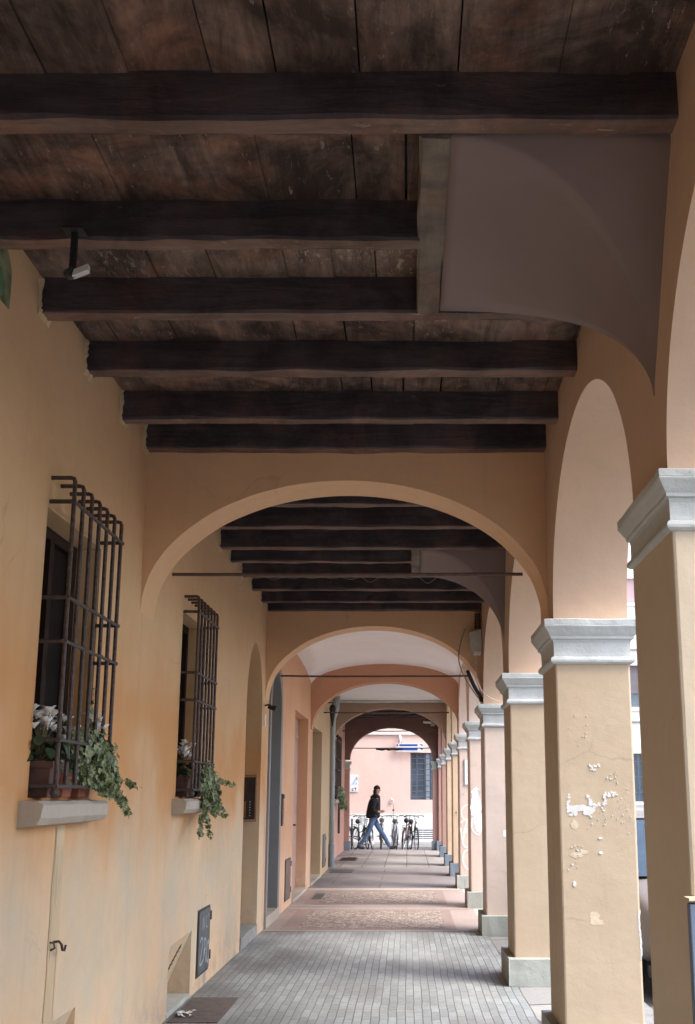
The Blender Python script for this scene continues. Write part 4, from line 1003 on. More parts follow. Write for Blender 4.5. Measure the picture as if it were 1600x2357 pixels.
# sensor hanging from the beam
sn = thing('motion_sensor', (-1.28, 3.70, 3.63), 'grey motion sensor hanging on a black bar from the second near beam', 'sensor')
mb = MB(); mb.box((-1.32, 3.63, 3.624), (-1.24, 3.70, 3.632)); mb.box((-1.292, 3.66, 3.45), (-1.268, 3.675, 3.625)); mb.build('bracket', M['black'], sn)
mb = MB(); mb.tube([(-1.29, 3.66, 3.445), (-1.27, 3.64, 3.445)], .022, 12); mb.build('joint', M['grey_dark'], sn)
mb = MB(); mb.add([(-1.268, 3.63, 3.425), (-1.21, 3.63, 3.45), (-1.21, 3.63, 3.475), (-1.262, 3.63, 3.452), (-1.268, 3.66, 3.425), (-1.21, 3.66, 3.45), (-1.21, 3.66, 3.475), (-1.262, 3.66, 3.452)], [(0, 1, 2, 3), (4, 7, 6, 5), (0, 4, 5, 1), (1, 5, 6, 2), (2, 6, 7, 3), (3, 7, 4, 0)]); mb.build('sensor_head', M['off_white'], sn)
# downpipe
dp = thing('downpipe', (WX + .06, 22.5, 0), 'blue grey downpipe with flared top on the yellow house', 'downpipe')
mb = MB(); mb.tube([(WX + .06, 22.45, .05), (WX + .06, 22.45, 2.9), (WX + .065, 22.42, 3.1), (WX + .12, 22.4, 3.3), (WX + .13, 22.4, 3.58)], [.05, .05, .055, .07, .08], 12); mb.build('pipe', M['pipe'], dp, smooth=True)
mb = MB(); mb.tube([(WX + .06, 22.45, .03), (WX + .06, 22.45, .5)], .062, 12); mb.build('pipe_foot', M['plinth_blue'], dp)
dp = thing('downpipe', (WX + .05, 23.0, 0), 'thin pale conduit beside the blue grey downpipe', 'pipe')
mb = MB(); mb.tube([(WX + .04, 23.0, .05), (WX + .04, 23.0, 3.55)], .035, 10); mb.build('pipe', M['pipe'], dp, smooth=True)
# sconce
sn = thing('wall_lantern', (WX + .1, 21.4, 3.2), 'black wall lantern high on the yellow house', 'lantern')
mb = MB(); mb.tube([(WX, 21.4, 3.36), (WX + .12, 21.4, 3.36), (WX + .12, 21.4, 3.30)], .012, 6); mb.build('arm', M['black'], sn)
mb = MB(); mb.tube([(WX + .12, 21.4, 3.32), (WX + .12, 21.4, 3.26), (WX + .12, 21.4, 3.06), (WX + .12, 21.4, 2.88)], [.03, .07, .045, .012], 8); mb.build('lamp_shade', M['black'], sn)
# bell panel of house two
bp = thing('bell_panel', (WX, 14.0, 1.1), 'dark brass bell panel on the apricot wall beside the grey portal', 'intercom')
mb = MB(); mb.box((WX - .002, 13.93, 1.11), (WX + .018, 14.08, 1.52)); mb.build('backplate', M['brass_dark'], bp, bevel=.003)
mb = MB()
for i in range(7): mb.ball((WX + .019, 14.0, 1.15 + i * .045), .01, 8, 5)
mb.build('button', M['brass'], bp)
mb = MB(); mb.box((WX + .0185, 13.95, 1.46), (WX + .03, 14.06, 1.51)); mb.build('speaker', M['black'], bp)
# cctv
cc = thing('security_camera', (.6, 29.9, 3.5), 'white security camera on the maroon end arch', 'camera')
mb = MB(); mb.box((.66, 29.86, 3.44), (.78, 29.99, 3.54)); mb.build('mount', M['off_white'], cc, bevel=.008)
mb = MB(); mb.tube([(.70, 29.90, 3.54), (.45, 29.86, 3.555)], .04, 10); mb.build('camera_body', M['white_paint'], cc)
# manhole covers and drains
def cover(label, x0, x1, y0, y1, mat, grooves=0, group=None):
    t = thing('manhole_cover', ((x0 + x1) / 2, (y0 + y1) / 2, 0), label, 'manhole cover')
    mb = MB(); mb.rough_box((x0, y0, -.02), (x1, y1, .006), 0, 8, .006, int(y0 * 3)); mb.build('plate', mat, t)
    if grooves:
        mb = MB()
        for k in range(grooves): yy = y0 + .08 + (y1 - y0 - .16) * k / (grooves - 1); mb.box((x0 + .04, yy, .0062), (x1 - .04, yy + .02, .014))
        mb.build('ribs', M['iron'], t)
M['cover'] = simple('cover', (.115, .095, .085), .8, .3, 14)
cover('dark brown ground plate with crumbled edges at the foot of the near left wall', -1.62, -1.28, 7.45, 8.33, M['cover'])
cover('ribbed grate in the far pavement beside the salmon wall', -1.62, -1.2, 25.2, 26.4, M['iron'], 9)
cover('dark rectangular plate in the far corner of the second mosaic', -1.42, -.95, 15.95, 16.85, M['hatch'])
cover('dark rectangular plate in the grey slabs beside the yellow doorway', -1.55, -1.1, 21.3, 22.2, M['hatch'])
mb = MB(); r3 = random.Random(5)
for k in range(16):
    cx, cy = -1.60 + r3.uniform(0, .12), 7.5 + r3.uniform(0, .25); s_ = r3.uniform(.01, .035)
    mb.add([(cx + s_ * math.cos(a) * r3.uniform(.6, 1.2), cy + s_ * math.sin(a) * r3.uniform(.6, 1.2), .012 + r3.uniform(0, .02)) for a in (0, 1.2, 2.5, 3.7, 5)], [(0, 1, 2, 3, 4)])
tag(mb.build('litter', M['litter']), 'scraps of crumbled white plaster lying in the wall corner', 'litter', kind='stuff')

# ============================================================ planters and plants on the window sills
def ivy_leaf(mb, p, nrm, up, s, mat=None):
    nrm = nrm.normalized(); t = (up - nrm * up.dot(nrm)); t = t.normalized() if t.length > 1e-5 else nrm.orthogonal().normalized(); sd = nrm.cross(t)
    pts = [(0, -.45), (.38, -.5), (.30, -.12), (.62, .05), (.24, .28), (0, .72), (-.24, .28), (-.62, .05), (-.30, -.12), (-.38, -.5)]
    vs = [p + (sd * a + t * b + nrm * (abs(a) * .35)) * s for a, b in pts] + [p]
    mb.add(vs, [(i, (i + 1) % 10, 10) for i in range(10)], mat)
def oval_leaf(mb, p, nrm, up, s, k=.45, mat=None, cup=.25):
    nrm = nrm.normalized(); t = (up - nrm * up.dot(nrm)); t = t.normalized() if t.length > 1e-5 else nrm.orthogonal().normalized(); sd = nrm.cross(t)
    pts = [(0, -.5), (.7, -.25), (1, .1), (.7, .45), (0, .62), (-.7, .45), (-1, .1), (-.7, -.25)]
    vs = [p + (sd * a * k + t * b + nrm * (abs(a) * cup)) * s for a, b in pts] + [p + nrm * .0]
    mb.add(vs, [(i, (i + 1) % 8, 8) for i in range(8)], mat)
def rv(r): return Vector((r.gauss(0, 1), r.gauss(0, 1), r.gauss(0, 1))).normalized()

def trough(loc, sx, sy, sz, mat, label, group):
    t = empty('flower_pot', loc, label, 'flower pot', group); x, y, z = loc
    mb = MB(); a, b = sx / 2, sy / 2; k = .82
    vs = [(x - a * k, y - b * k, z), (x + a * k, y - b * k, z), (x + a * k, y + b * k, z), (x - a * k, y + b * k, z), (x - a, y - b, z + sz), (x + a, y - b, z + sz), (x + a, y + b, z + sz), (x - a, y + b, z + sz)]
    mb.add(vs, [(0, 3, 2, 1), (0, 1, 5, 4), (1, 2, 6, 5), (2, 3, 7, 6), (3, 0, 4, 7)]); mb.build('pot', mat, t, bevel=.006)
    mb = MB()
    for p, q in (((x - a - .008, y - b - .008), (x + a + .008, y - b + .008)), ((x - a - .008, y + b - .008), (x + a + .008, y + b + .008)), ((x - a - .008, y - b + .008), (x - a + .008, y + b - .008)), ((x + a - .008, y - b + .008), (x + a + .008, y + b - .008))):
        mb.box((p[0], p[1], z + sz - .025), (q[0], q[1], z + sz + .004))
    mb.build('rim', mat, t)
    mb = MB(); mb.add([(x - a, y - b, z + sz - .015), (x + a, y - b, z + sz - .015), (x + a, y + b, z + sz - .015), (x - a, y + b, z + sz - .015)], [(0, 1, 2, 3)]); mb.build('soil', M['soil'], t)
    return t
def cyclamen(loc, label, seed, nfl=9, h=.2, spread=.09, ps=.045, group='white cyclamens in the window pots'):
    r = random.Random(seed); t = empty('cyclamen', loc, label, 'plant', group); L = Vector(loc)
    lv = MB(); st = MB(); pe = MB()
    for k in range(34):
        a = r.uniform(0, 6.28); rr = r.uniform(.01, spread * 1.15); p = L + Vector((rr * math.cos(a) * .8, rr * math.sin(a), r.uniform(.0, h * .55)))
        oval_leaf(lv, p, Vector((math.cos(a) * .6, math.sin(a) * .6, .8)) + rv(r) * .4, Vector((math.cos(a), math.sin(a), -.3)), r.uniform(.045, .07), .5)
        st.tube([L, (L + p) / 2 + Vector((0, 0, .02)), p], .0018, 4)
    for k in range(nfl):
        a = r.uniform(0, 6.28); rr = r.uniform(.0, spread); p = L + Vector((rr * math.cos(a) * .8 + .015, rr * math.sin(a), r.uniform(h * .7, h * 1.25)))
        st.tube([L, (L + p) / 2 + Vector((0, 0, .03)), p + Vector((0, 0, .008)), p], .0022, 4)
        for q in range(5):
            aa = q * 1.256 + r.uniform(-.3, .3); dr = Vector((math.cos(aa) * .75, math.sin(aa) * .75, .65 + r.uniform(-.5, .3)))
            oval_leaf(pe, p + dr * ps * .45, dr.cross(Vector((-math.sin(aa), math.cos(aa), 0))) + rv(r) * .2, dr, ps * r.uniform(.8, 1.15), .42, cup=.3)
    lv.build('leaves', M['leaf_dark'], t, smooth=True); st.build('stems', M['stem'], t); pe.build('petals', M['petal'], t, smooth=True)
    return t
def ivy(loc, label, seed, strands, ls=.03, body=None, group='trailing ivy on the window sills', x=WX):
    """strands: list of polylines; leaves thickly set along them. body: (centre, radii, count)"""
    r = random.Random(seed); t = empty('ivy', loc, label, 'plant', group); lv = MB(); st = MB()
    for c, rad, n in (body or []):
        for k in range(n):
            v = rv(r); u = r.random() ** .45; p = Vector(c) + Vector((v.x * rad[0] * u, v.y * rad[1] * u, v.z * rad[2] * u))
            if p.x < x + .012: p.x = x + .012 + r.random() * .02
            ivy_leaf(lv, p, v + Vector((.9, -.5, .6)) * .7 + rv(r) * .3, Vector((0, 0, -1)) + rv(r) * .6, ls * r.uniform(.6, 1.15))
    for pl, dens in strands:
        P_ = [Vector(p) for p in pl]; full = []
        for i in range(len(P_) - 1):
            for k in range(5): full.append(P_[i].lerp(P_[i + 1], k / 5) + rv(r) * .006)
        full.append(P_[-1]); st.tube(full, .0018, 4)
        for i in range(len(full) - 1):
            for k in range(dens):
                p = full[i].lerp(full[i + 1], r.random()) + rv(r) * .016
                if p.x < x + .008: p.x = x + .008
                ivy_leaf(lv, p, rv(r) + Vector((.8, -.7, .4)), Vector((0, 0, -1)) + rv(r) * .7, ls * r.uniform(.55, 1.0))
    lv.build('leaves', M['leaf'], t); st.build('stems', M['stem'], t); return t
SX = WX + .005
zt = 1.49
G = 'flower pots on the window sills'
trough((SX - .01, 4.74, zt), .17, .15, .155, M['terracotta_dark'], 'dark brown square pot at the left end of the nearest window sill', G)
trough((SX - .01, 4.97, zt), .15, .15, .11, M['terracotta'], 'orange terracotta pot in the middle of the nearest window sill', G)
trough((SX - .01, 5.24, zt), .15, .2, .12, M['terracotta'], 'terracotta pot under the ivy at the far end of the nearest window sill', G)
cyclamen((SX, 4.72, zt + .15), 'white cyclamen with many blooms in the dark pot of the nearest window', 11, 22, .19, .11, .036)
cyclamen((SX, 4.95, zt + .11), 'small white cyclamen in the orange pot of the nearest window', 12, 10, .2, .09, .034)
cyclamen((SX + .06, 5.30, zt + .20), 'white cyclamen above the ivy at the far end of the nearest window', 13, 12, .17, .06, .034)
rr_ = random.Random(21)
def trail(x0, y0, z0, n, dy, dz, dx=0, out=.5):
    P_ = [(x0, y0, z0)]
    for i in range(n):
        x0 += dx + rr_.uniform(-.01, .012); y0 += dy + rr_.uniform(-.02, .02); z0 += dz * rr_.uniform(.6, 1.3) ; P_.append((max(x0, WX + .02), y0, z0))
    return P_
s1 = [(trail(SX + .12, 5.20 + rr_.uniform(-.12, .16), 1.74, 6, .022, -.038, .004), 3) for _ in range(10)]
s1 += [(trail(SX + .10, 4.92 + .06 * k_, 1.66, 4, .02, -.03, .006), 3) for k_ in range(4)]
s1 += [(trail(SX + .12, 5.44, 1.55, 6, .035, -.028, .008), 2), (trail(SX + .12, 5.46, 1.6, 6, .045, -.012, .008), 1), ([(SX + .1, 5.2, 1.62), (SX + .08, 5.17, 1.9), (SX + .09, 5.14, 2.02)], 2)]
ivy((SX, 5.3, zt + .1), 'large ivy spilling over the far end of the nearest window sill', 31, s1, .033, [((SX + .07, 5.14, 1.74), (.09, .17, .10), 190), ((SX + .11, 5.28, 1.66), (.09, .14, .14), 200), ((SX + .05, 5.0, 1.66), (.06, .14, .14), 130)])
trough((SX - .01, 7.74, zt), .16, .18, .15, M['terracotta_dark'], 'dark pot at the left end of the second window sill', G)
trough((SX - .01, 8.12, zt), .15, .22, .12, M['terracotta_dark'], 'dark pot under the ivy of the second window', G)
cyclamen((SX, 7.70, zt + .15), 'white cyclamen behind the grille of the second window', 14, 20, .19, .10, .038)
s2 = [(trail(SX + .14, 8.0 + rr_.uniform(-.22, .2), 1.68, 7, .01, -.048, .003), 3) for _ in range(12)]
s2 += [(trail(SX + .12, 7.95, 1.36, 8, -.035, -.02, .004), 1), (trail(SX + .12, 8.0, 1.38, 7, .02, -.03, .004), 1), (trail(SX + .14, 8.22, 1.62, 9, .07, -.004, .006), 1), (trail(SX + .14, 8.15, 1.5, 7, .06, -.02, .006), 1)]
ivy((SX, 8.15, zt + .1), 'ivy hanging in long strands from the second window sill', 32, s2, .036, [((SX + .12, 8.02, 1.62), (.08, .22, .14), 190), ((SX + .14, 8.02, 1.46), (.05, .15, .12), 90)])
trough((WX4, 26.1, 1.42), .16, .5, .12, M['terracotta_dark'], 'dark pot on the window sill of the salmon house', G)
s3 = [(trail(WX4 + .15, 26.2 + rr_.uniform(-.5, .5), 1.55, 6, .02, -.06, .008), 4) for _ in range(9)]
ivy((WX4, 26.1, 1.5), 'dark bushy plant hanging from the window of the salmon house', 33, s3, .07, [((WX4 + .12, 26.1, 1.56), (.13, .6, .17), 200), ((WX4 + .16, 26.5, 1.38), (.1, .3, .2), 80)], x=WX4)

# ============================================================ bicycles
def make_bike(paint, basket=False, label='', saddle_h=.86, low=False):
    t = empty('bicycle', (0, 0, 0), label, 'bicycle', 'bicycles parked across the street end')
    fx, rx, wr = .54, -.50, .335
    fr = MB(); bb = (-.08, 0, .29); seat = (-.22, 0, .72); head_t = (.36, 0, .80); head_b = (.39, 0, .66)
    if low:
        fr.tube([head_b, (.1, 0, .42), bb], .017, 8); fr.tube([head_t, (.15, 0, .56), (-.17, 0, .52)], .014, 8)
    else:
        fr.tube([head_b, bb], .017, 8); fr.tube([head_t, seat], .015, 8)
    fr.tube([bb, seat], .016, 8); fr.tube([head_t, head_b], .019, 8)
    for s_ in (-1, 1):
        fr.tube([bb, (rx, s_ * .06, wr)], .009, 6); fr.tube([(seat[0], s_ * .012, seat[2] - .03), (rx, s_ * .06, wr)], .008, 6)
        fr.tube([(head_b[0], s_ * .03, head_b[2]), (.44, s_ * .05, .5), (fx, s_ * .055, wr)], .010, 6)
    local(fr.build('frame', paint, None, smooth=True), t)
    for cx in (fx, rx):
        wh = MB(); wh.torus((cx, 0, wr), wr - .018, .018, 'Y', 32, 8); wl = local(wh.build('wheel', M['tyre'], None, smooth=True), t)
        rm = MB(); rm.torus((cx, 0, wr), wr - .042, .010, 'Y', 32, 6); rm.tube([(cx, -.035, wr), (cx, .035, wr)], .018, 8)
        for k in range(18):
            a = k * math.tau / 18; rm.tube([(cx, .02 * (-1) ** k, wr), (cx + (wr - .04) * math.cos(a), 0, wr + (wr - .04) * math.sin(a))], .0018, 3, cap=False)
        rim = rm.build('rim', M['chrome'], None); rim.parent = wl
    fe = MB()
    for cx, a0, a1 in ((fx, 20, 150), (rx, 40, 190)):
        vs = []; n = 16
        for i in range(n + 1):
            a = R(a0 + (a1 - a0) * i / n); q = (wr + .02)
            for s_ in (-.028, -.014, .014, .028): vs.append((cx + (q - (.012 if abs(s_) > .02 else 0)) * math.cos(a), s_, wr + (q - (.012 if abs(s_) > .02 else 0)) * math.sin(a)))
        fe.add(vs, [(i * 4 + k, i * 4 + k + 1, (i + 1) * 4 + k + 1, (i + 1) * 4 + k) for i in range(n) for k in range(3)])
    local(fe.build('mudguard', paint), t)
    hb = MB(); hb.tube([head_t, (.33, 0, 1.0)], .012, 8)
    hb.tube([(.16, -.29, .99), (.24, -.28, 1.01), (.33, -.16, 1.03), (.34, 0, 1.01), (.33, .16, 1.03), (.24, .28, 1.01), (.16, .29, .99)], .011, 8)
    hbo = local(hb.build('handlebar', M['bike_metal'], None, smooth=True), t)
    g = MB()
    for s_ in (-1, 1): g.tube([(.26, s_ * .277, 1.01), (.14, s_ * .292, .985)], .016, 8)
    g.build('grips', M['black']).parent = hbo
    sd = MB(); sd.tube([seat, (-.235, 0, saddle_h - .03)], .012, 8)
    sd.tube([(-.38, 0, saddle_h), (-.33, 0, saddle_h + .01), (-.25, 0, saddle_h), (-.15, 0, saddle_h - .005), (-.09, 0, saddle_h - .015)], [.05, .08, .06, .028, .015], 10)
    local(sd.build('saddle', M['saddle'], None, smooth=True), t)
    pd_ = MB(); pd_.torus((bb[0], .035, bb[2]), .09, .006, 'Y', 24, 6); pd_.tube([(bb[0], .05, bb[2]), (bb[0] + .12, .06, bb[2] - .11)], .009, 6); pd_.tube([(bb[0], -.05, bb[2]), (bb[0] - .12, -.06, bb[2] + .11)], .009, 6)
    pd_.box((bb[0] + .08, .06, bb[2] - .125), (bb[0] + .16, .14, bb[2] - .10)); pd_.box((bb[0] - .16, -.14, bb[2] + .10), (bb[0] - .08, -.06, bb[2] + .125))
    pd_.tube([(bb[0], .036, bb[2] + .085), (rx, .036, wr + .03)], .004, 4); pd_.tube([(bb[0], .036, bb[2] - .085), (rx, .036, wr - .03)], .004, 4)
    local(pd_.build('crank', M['bike_metal']), t)
    rk = MB()
    for s_ in (-.06, .06): rk.tube([(-.26, s_, .74), (-.68, s_, .74), (rx, s_, wr)], .006, 6)
    rk.tube([(-.68, -.06, .74), (-.68, .06, .74)], .006, 6); rk.ball((-.70, 0, .68), .03)
    local(rk.build('rear_rack', M['bike_black']), t)
    hl = MB(); hl.tube([(.44, 0, .82), (.50, 0, .82)], [.025, .038], 10); local(hl.build('headlight', M['chrome']), t)
    if basket:
        bk = MB(); x0, x1, yb, z0, z1 = .42, .68, .17, .76, .99
        for k in range(6):
            z = z0 + (z1 - z0) * k / 5; e = .02 * k / 5
            bk.tube([(x0 - e, -yb - e, z), (x1 + e, -yb - e, z), (x1 + e, yb + e, z), (x0 - e, yb + e, z)], .0045, 4, closed=True)
        for k in range(9):
            y = -yb + 2 * yb * k / 8; bk.tube([(x0 - .02, y * 1.1, z1), (x0, y, z0), (x1, y, z0), (x1 + .02, y * 1.1, z1)], .004, 4)
        for k in range(6):
            x = x0 + (x1 - x0) * k / 5; bk.tube([(x, -yb - .02, z1), (x, -yb, z0)], .004, 4); bk.tube([(x, yb + .02, z1), (x, yb, z0)], .004, 4)
        local(bk.build('basket', M['chrome']), t)
    return t
bikes = [('bike_black', False, 'leftmost dark bicycle half hidden by the end pilaster', -1.80, 32.6, 86, True),
         ('bike_green', True, 'dark green bicycle with a wire basket left of the walking person', -1.42, 32.3, -70, True),
         ('bike_black', False, 'black bicycle directly behind the legs of the walking person', -.80, 32.5, -88, False),
         ('bike_silver', False, 'grey bicycle with wide handlebar just right of the walking person', -.40, 32.6, -84, True),
         ('bike_red', False, 'dark red bicycle second from the right with its saddle towards the arcade', -.06, 32.4, 82, False),
         ('bike_black', False, 'rightmost black bicycle leaning towards the vent', .18, 32.5, -80, True),
         ('bike_black', False, 'black bicycle close behind the back foot of the walking person', -1.14, 32.75, 84, False)]
for pm, bk, lab, x, y, a, low in bikes:
    b_ = make_bike(M[pm], bk, lab, rnd.uniform(.82, .9), low); b_.location = (x, y, -.121); b_.rotation_euler = (R(rnd.uniform(-6, 6)), 0, R(a))
# short posts of the cycle parking and a tall thin pole
for x, h_, lab in ((-1.63, .92, 'thin dark post left of the walking person'), (-.78 + .0, .80, 'short dark post behind the walking person'),):
    t = empty('bollard', (x, 31.4, -.121), lab, 'post'); mb = MB(); mb.tube([(x, 31.4, -.121), (x, 31.4, -.121 + h_)], .025, 10); mb.build('post', M['iron'], t)
    mb = MB(); mb.ball((x, 31.4, -.121 + h_), .032); mb.build('cap', M['iron'], t)
t = empty('pole', (-.44, 33.4, -.121), 'tall thin metal pole standing among the bicycles right of the person', 'pole')
mb = MB(); mb.tube([(-.44, 33.4, -.121), (-.44, 33.4, 1.02)], .014, 8); mb.build('shaft', M['chrome'], t)
mb = MB(); mb.ball((-.44, 33.4, 1.05), .035); mb.tube([(-.44, 33.4, 1.05), (-.44, 33.4, 1.22)], .006, 6); mb.build('tip', M['rust_rod'], t)

# ============================================================ the walking person
def skin_obj(name, verts, edges, radii, mat, parent, root=0, sub=2):
    me = bpy.data.meshes.new(name); me.from_pydata([tuple(v) for v in verts], edges, []); o = bpy.data.objects.new(name, me); col.objects.link(o)
    me.materials.append(mat)
    m = o.modifiers.new('skin', 'SKIN'); m.use_smooth_shade = True; m.branch_smoothing = .4
    for i, r in enumerate(radii):
        sv = me.skin_vertices[0].data[i]; sv.radius = r if isinstance(r, tuple) else (r, r); sv.use_root = (i == root)
    s_ = o.modifiers.new('sub', 'SUBSURF'); s_.levels = sub; s_.render_levels = sub
    if parent: o.parent = parent
    return o
class Sk:
    def __init__(s): s.v = []; s.e = []; s.r = []
    def chain(s, pts, start=None):
        prev = start
        for (p, r) in pts:
            s.v.append(p); s.r.append(r); i = len(s.v) - 1
            if prev is not None: s.e.append((prev, i))
            prev = i
        return prev
PB = empty('person', (0, 0, 0), 'person in a black jacket, knitted cap and blue jeans walking right past the parked bicycles', 'person')
# body (x forward, y to the left, z up): one continuous figure, pelvis is the root
b = Sk()
b.chain([((0, 0, .95), (.10, .13)), ((.01, 0, 1.08), (.09, .125)), ((.035, 0, 1.24), (.09, .12)), ((.05, 0, 1.36), (.08, .12)), ((.065, 0, 1.45), .05), ((.085, 0, 1.535), .050), ((.105, 0, 1.60), (.075, .065)), ((.11, 0, 1.67), (.092, .075)), ((.10, 0, 1.735), (.07, .06))])
# nose and chin
b.chain([((.185, 0, 1.635), .014), ((.205, 0, 1.622), .010)], 7); b.chain([((.165, 0, 1.575), .022)], 6)
for s_, pts in ((1, [((-.01, .09, .88), .078), ((.10, .09, .70), .066), ((.22, .085, .49), .052), ((.28, .085, .42), .05), ((.36, .085, .26), .045), ((.44, .085, .10), .036), ((.47, .085, .055), .036)]),
                (-1, [((-.01, -.09, .88), .078), ((-.07, -.09, .70), .066), ((-.13, -.09, .50), .052), ((-.17, -.09, .42), .05), ((-.27, -.09, .27), .045), ((-.38, -.09, .13), .036), ((-.42, -.09, .10), .034)])):
    b.chain(pts, 0)
hand_tip = {}
for s_, pts in ((-1, [((.04, -.15, 1.34), .035), ((.01, -.22, 1.24), .036), ((-.02, -.25, 1.12), .038), ((.06, -.235, 1.06), .034), ((.15, -.22, 1.05), .026), ((.185, -.215, 1.05), (.020, .030))]),
                (1, [((.04, .15, 1.34), .035), ((.02, .22, 1.24), .036), ((.03, .25, 1.12), .038), ((.12, .22, 1.06), .034), ((.20, .17, 1.06), .026), ((.23, .155, 1.065), (.020, .030))])):
    e = b.chain(pts, 3); q = pts[-1][0]
    for k in range(4):
        dz = (k - 1.5) * .017; ln = (.03, .036, .034, .027)[k]
        b.chain([((q[0] + .03, q[1] + s_ * .004, q[2] - dz), .0085), ((q[0] + .03 + ln, q[1] - s_ * -.004, q[2] - dz - .004), .008), ((q[0] + .028 + ln * 1.5, q[1] - s_ * -.022, q[2] - dz - .008), .007)], e)
    b.chain([((q[0] + .005, q[1] - s_ * .02, q[2] + .022), .010), ((q[0] + .03, q[1] - s_ * .032, q[2] + .03), .008)], e)
skin_obj('body', b.v, b.e, b.r, M['skin'], PB)
# jacket
j = Sk()
j.chain([((-.02, 0, .84), (.225, .22)), ((-.02, 0, .97), (.225, .22)), ((-.01, 0, 1.16), (.215, .22)), ((.015, 0, 1.32), (.20, .22)), ((.04, 0, 1.43), (.15, .17)), ((.065, 0, 1.51), (.10, .10)), ((.07, 0, 1.545), (.085, .085))])
for s_, pts in ((-1, [((.04, -.19, 1.37), .09), ((.0, -.25, 1.24), .085), ((-.03, -.27, 1.11), .078), ((.05, -.25, 1.05), .066), ((.135, -.225, 1.048), .052)]),
                (1, [((.04, .19, 1.37), .078), ((.015, .235, 1.24), .070), ((.02, .255, 1.11), .064), ((.10, .225, 1.055), .056), ((.175, .185, 1.058), .046)])):
    j.chain(pts, 3)
skin_obj('jacket', j.v, j.e, j.r, M['jacket'], PB)
# jacket hood lying behind the neck
mb = MB(); mb.ball((-.03, 0, 1.44), .09, 14, 9, None, (.75, 1.1, .8)); o = mb.build('hood', M['jacket'], None, smooth=True); o.parent = PB
# jeans
g = Sk(); g.chain([((0, 0, .93), (.115, .145))])
for pts in ([((-.005, .085, .86), .095), ((.10, .09, .69), .085), ((.215, .085, .49), .070), ((.28, .085, .41), .066), ((.36, .085, .26), .064), ((.435, .085, .12), .060), ((.46, .085, .075), .058)],
            [((-.005, -.085, .86), .095), ((-.07, -.09, .69), .085), ((-.13, -.09, .50), .074), ((-.18, -.09, .40), .066), ((-.28, -.09, .26), .064), ((-.385, -.09, .14), .060), ((-.42, -.09, .10), .056)]):
    g.chain(pts, 0)
skin_obj('jeans', g.v, g.e, g.r, M['jeans'], PB)
# shoes
for (hx, hz, tx, tz, y) in ((.44, .045, .66, .10, .085), (-.44, .10, -.24, .03, -.09)):
    q = Sk(); mx, mz = (hx + tx) / 2, (hz + tz) / 2
    q.chain([((hx, y, hz), (.042, .045)), ((mx - .02, y, mz - .006), (.036, .045)), ((mx + .06, y, mz), (.032, .048)), ((tx, y, tz), (.022, .038))]); skin_obj('shoe', q.v, q.e, q.r, M['shoe'], PB)
# hair, cap, face, hand-held bag
mb = MB(); mb.ball((.09, 0, 1.66), .098, 16, 10, None, (1.0, .86, 1.1)); o = mb.build('cap', M['hat'], None, smooth=True); o.parent = PB
for v in o.data.vertices:
    if v.co.z < 1.665: v.co.z = 1.665 + (v.co.z - 1.665) * .12
    v.co.z += .02 + .02 * max(0, v.co.z - 1.7)
mb = MB(); mb.ball((.035, 0, 1.60), .068, 12, 8, None, (.85, 1.05, 1.15)); o = mb.build('hair', M['hair'], None, smooth=True); o.parent = PB
mb = MB()
for s_ in (-1, 1): mb.ball((.176, s_ * .031, 1.655), .009, 8, 6)
o = mb.build('eyes', M['black'], None, smooth=True); o.parent = PB
mb = MB(); mb.tube([(.172, -.022, 1.595), (.18, 0, 1.594), (.172, .022, 1.595)], .005, 6); o = mb.build('mouth', M['terracotta'], None, smooth=True); o.parent = PB
mb = MB()
for s_ in (-1, 1): mb.ball((.10, s_ * .078, 1.635), .02, 8, 6, None, (.7, .35, 1.2))
o = mb.build('ears', M['skin'], None, smooth=True); o.parent = PB
mb = MB(); mb.tube([(.10, -.03, 1.5), (.15, 0, 1.47), (.165, .0, 1.36), (.17, 0, 1.2), (.165, 0, 1.02)], [.03, .035, .028, .025, .02], 8); o = mb.build('scarf', M['hat'], None, smooth=True); o.parent = PB
PB.location = (-.96, 30.25, .0)

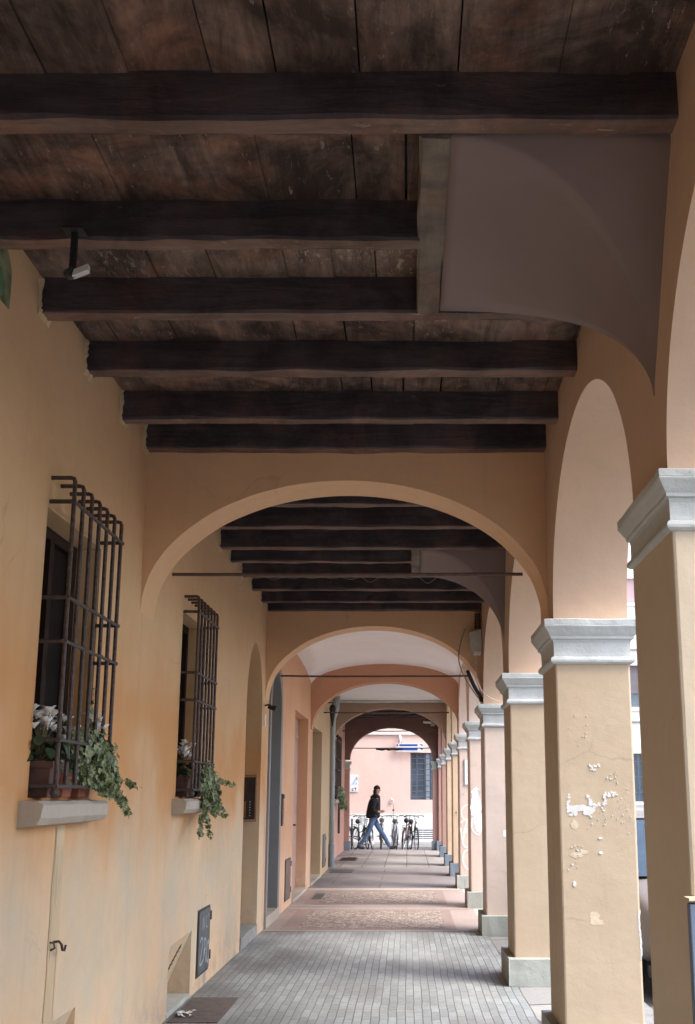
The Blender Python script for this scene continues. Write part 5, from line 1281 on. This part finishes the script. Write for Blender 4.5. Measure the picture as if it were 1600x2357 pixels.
# ============================================================ parked car beside the arcade
def make_car(x, y, rz):
    t = empty('parked_car', (0, 0, 0), 'dark silver hatchback parked beside the arcade behind the near piers', 'car')
    # length along local x (front = +x), width y
    st = [(-2.0, .62, .38, .95), (-1.95, .78, .30, 1.0), (-1.4, .84, .22, 1.02), (-.4, .86, .20, .98), (.6, .86, .20, .96), (1.2, .84, .22, .90), (1.7, .78, .26, .80), (1.95, .66, .32, .66), (2.0, .58, .38, .58)]
    mb = MB(); vs = []; K = 12
    for (sx, w_, zl, zb) in st:
        for (a, c) in ((-.82, 0), (-1, .12), (-1.0, .5), (-.97, .85), (-.90, 1.0), (-.4, 1.04), (.4, 1.04), (.90, 1.0), (.97, .85), (1.0, .5), (1, .12), (.82, 0)):
            vs.append((sx, a * w_, zl + (zb - zl) * c))
    fs = [(i * K + k, i * K + (k + 1) % K, (i + 1) * K + (k + 1) % K, (i + 1) * K + k) for i in range(len(st) - 1) for k in range(K)] + [tuple(range(K)), tuple((len(st) - 1) * K + k for k in reversed(range(K)))]
    mb.add(vs, fs); bd = mb.build('body', M['car_paint'], None, smooth=True); bd.parent = t
    s_ = bd.modifiers.new('sub', 'SUBSURF'); s_.levels = 2; s_.render_levels = 2
    gh = [(-1.85, .70, .98), (-1.55, .64, 1.38), (-.9, .62, 1.46), (0, .62, 1.46), (.35, .62, 1.40), (1.15, .72, .93)]
    mb = MB(); vs = []
    for (sx, w_, z) in gh: vs += [(sx, -w_ - .0, z), (sx, w_, z)]
    base = [(sx, .76, .95) for sx, w_, z in gh]
    # glasshouse shell
    for i in range(len(gh) - 1):
        a, b_ = gh[i], gh[i + 1]
        if i in (0, len(gh) - 2): mb.add([(a[0], -a[1], a[2]), (a[0], a[1], a[2]), (b_[0], b_[1], b_[2]), (b_[0], -b_[1], b_[2])], [(0, 1, 2, 3)])
        for q in (-1, 1): mb.add([(a[0], q * a[1], a[2]), (b_[0], q * b_[1], b_[2]), (b_[0], q * .76, .93), (a[0], q * .76, .95)], [(0, 1, 2, 3)])
    g_ = mb.build('windows', M['car_glass'], None); g_.parent = t
    mb = MB()
    for i in range(1, len(gh) - 2):
        a, b_ = gh[i], gh[i + 1]; mb.add([(a[0], -a[1] - .01, a[2] + .012), (a[0], a[1] + .01, a[2] + .012), (b_[0], b_[1] + .01, b_[2] + .012), (b_[0], -b_[1] - .01, b_[2] + .012), (a[0], -a[1] - .01, a[2] - .02), (a[0], a[1] + .01, a[2] - .02), (b_[0], b_[1] + .01, b_[2] - .02), (b_[0], -b_[1] - .01, b_[2] - .02)], [(0, 1, 2, 3), (0, 3, 7, 4), (1, 5, 6, 2), (4, 7, 6, 5)])
    for q in (-1, 1):
        for a, b_ in (((.36, q * .63, 1.40), (1.18, q * .74, .93)), ((-.25, q * .645, 1.43), (-.2, q * .78, .95)), ((-1.0, q * .645, 1.43), (-1.1, q * .78, .96)), ((-1.55, q * .65, 1.38), (-1.86, q * .73, .97))): mb.tube([a, b_], .025, 6)
    r_ = mb.build('roof', M['car_paint'], None); r_.parent = t
    for wx in (-1.28, 1.28):
        for q in (-1, 1):
            mb = MB(); mb.torus((wx, q * .76, .30), .22, .085, 'Y', 28, 10); wl = mb.build('wheel', M['tyre'], None, smooth=True); wl.parent = t
            mb = MB(); mb.tube([(wx, q * .74, .30), (wx, q * .83, .30)], .16, 18); mb.build('rim', M['chrome'], None).parent = wl
    for q in (-1, 1):
        mb = MB(); mb.ball((1.86, q * .56, .66), .12, 14, 8, None, (.7, 1.2, .75)); mb.build('headlight', M['lamp_glass'], None, smooth=True).parent = t
        mb = MB(); mb.ball((.85, q * .92, 1.0), .09, 12, 8, None, (.7, 1.1, .8)); mb.tube([(.85, q * .8, .97), (.85, q * .9, .98)], .02, 6); mb.build('mirror', M['black'], None, smooth=True).parent = t
        mb = MB(); mb.ball((-1.9, q * .60, .80), .10, 12, 8, None, (.6, .8, 1.4)); mb.build('tail_light', M['terracotta'], None, smooth=True).parent = t
    mb = MB(); mb.box((1.97, -.45, .40), (2.03, .45, .52)); mb.box((1.90, -.75, .22), (2.02, .75, .30)); mb.build('grille', M['black'], None).parent = t
    mb = MB(); mb.box((2.03, -.26, .42), (2.04, .26, .52)); mb.build('number_plate', M['white_paint'], None).parent = t
    mb = MB(); mb.tube([(1.1, -.35, .955), (.72, .05, 1.18)], .008, 5); mb.tube([(1.1, .2, .955), (.72, .6, 1.17)], .008, 5); mb.build('wiper', M['black'], None).parent = t
    t.location = (x, y, -.125); t.rotation_euler = (0, 0, rz)
    return t
make_car(2.66, 10.62, R(-90))
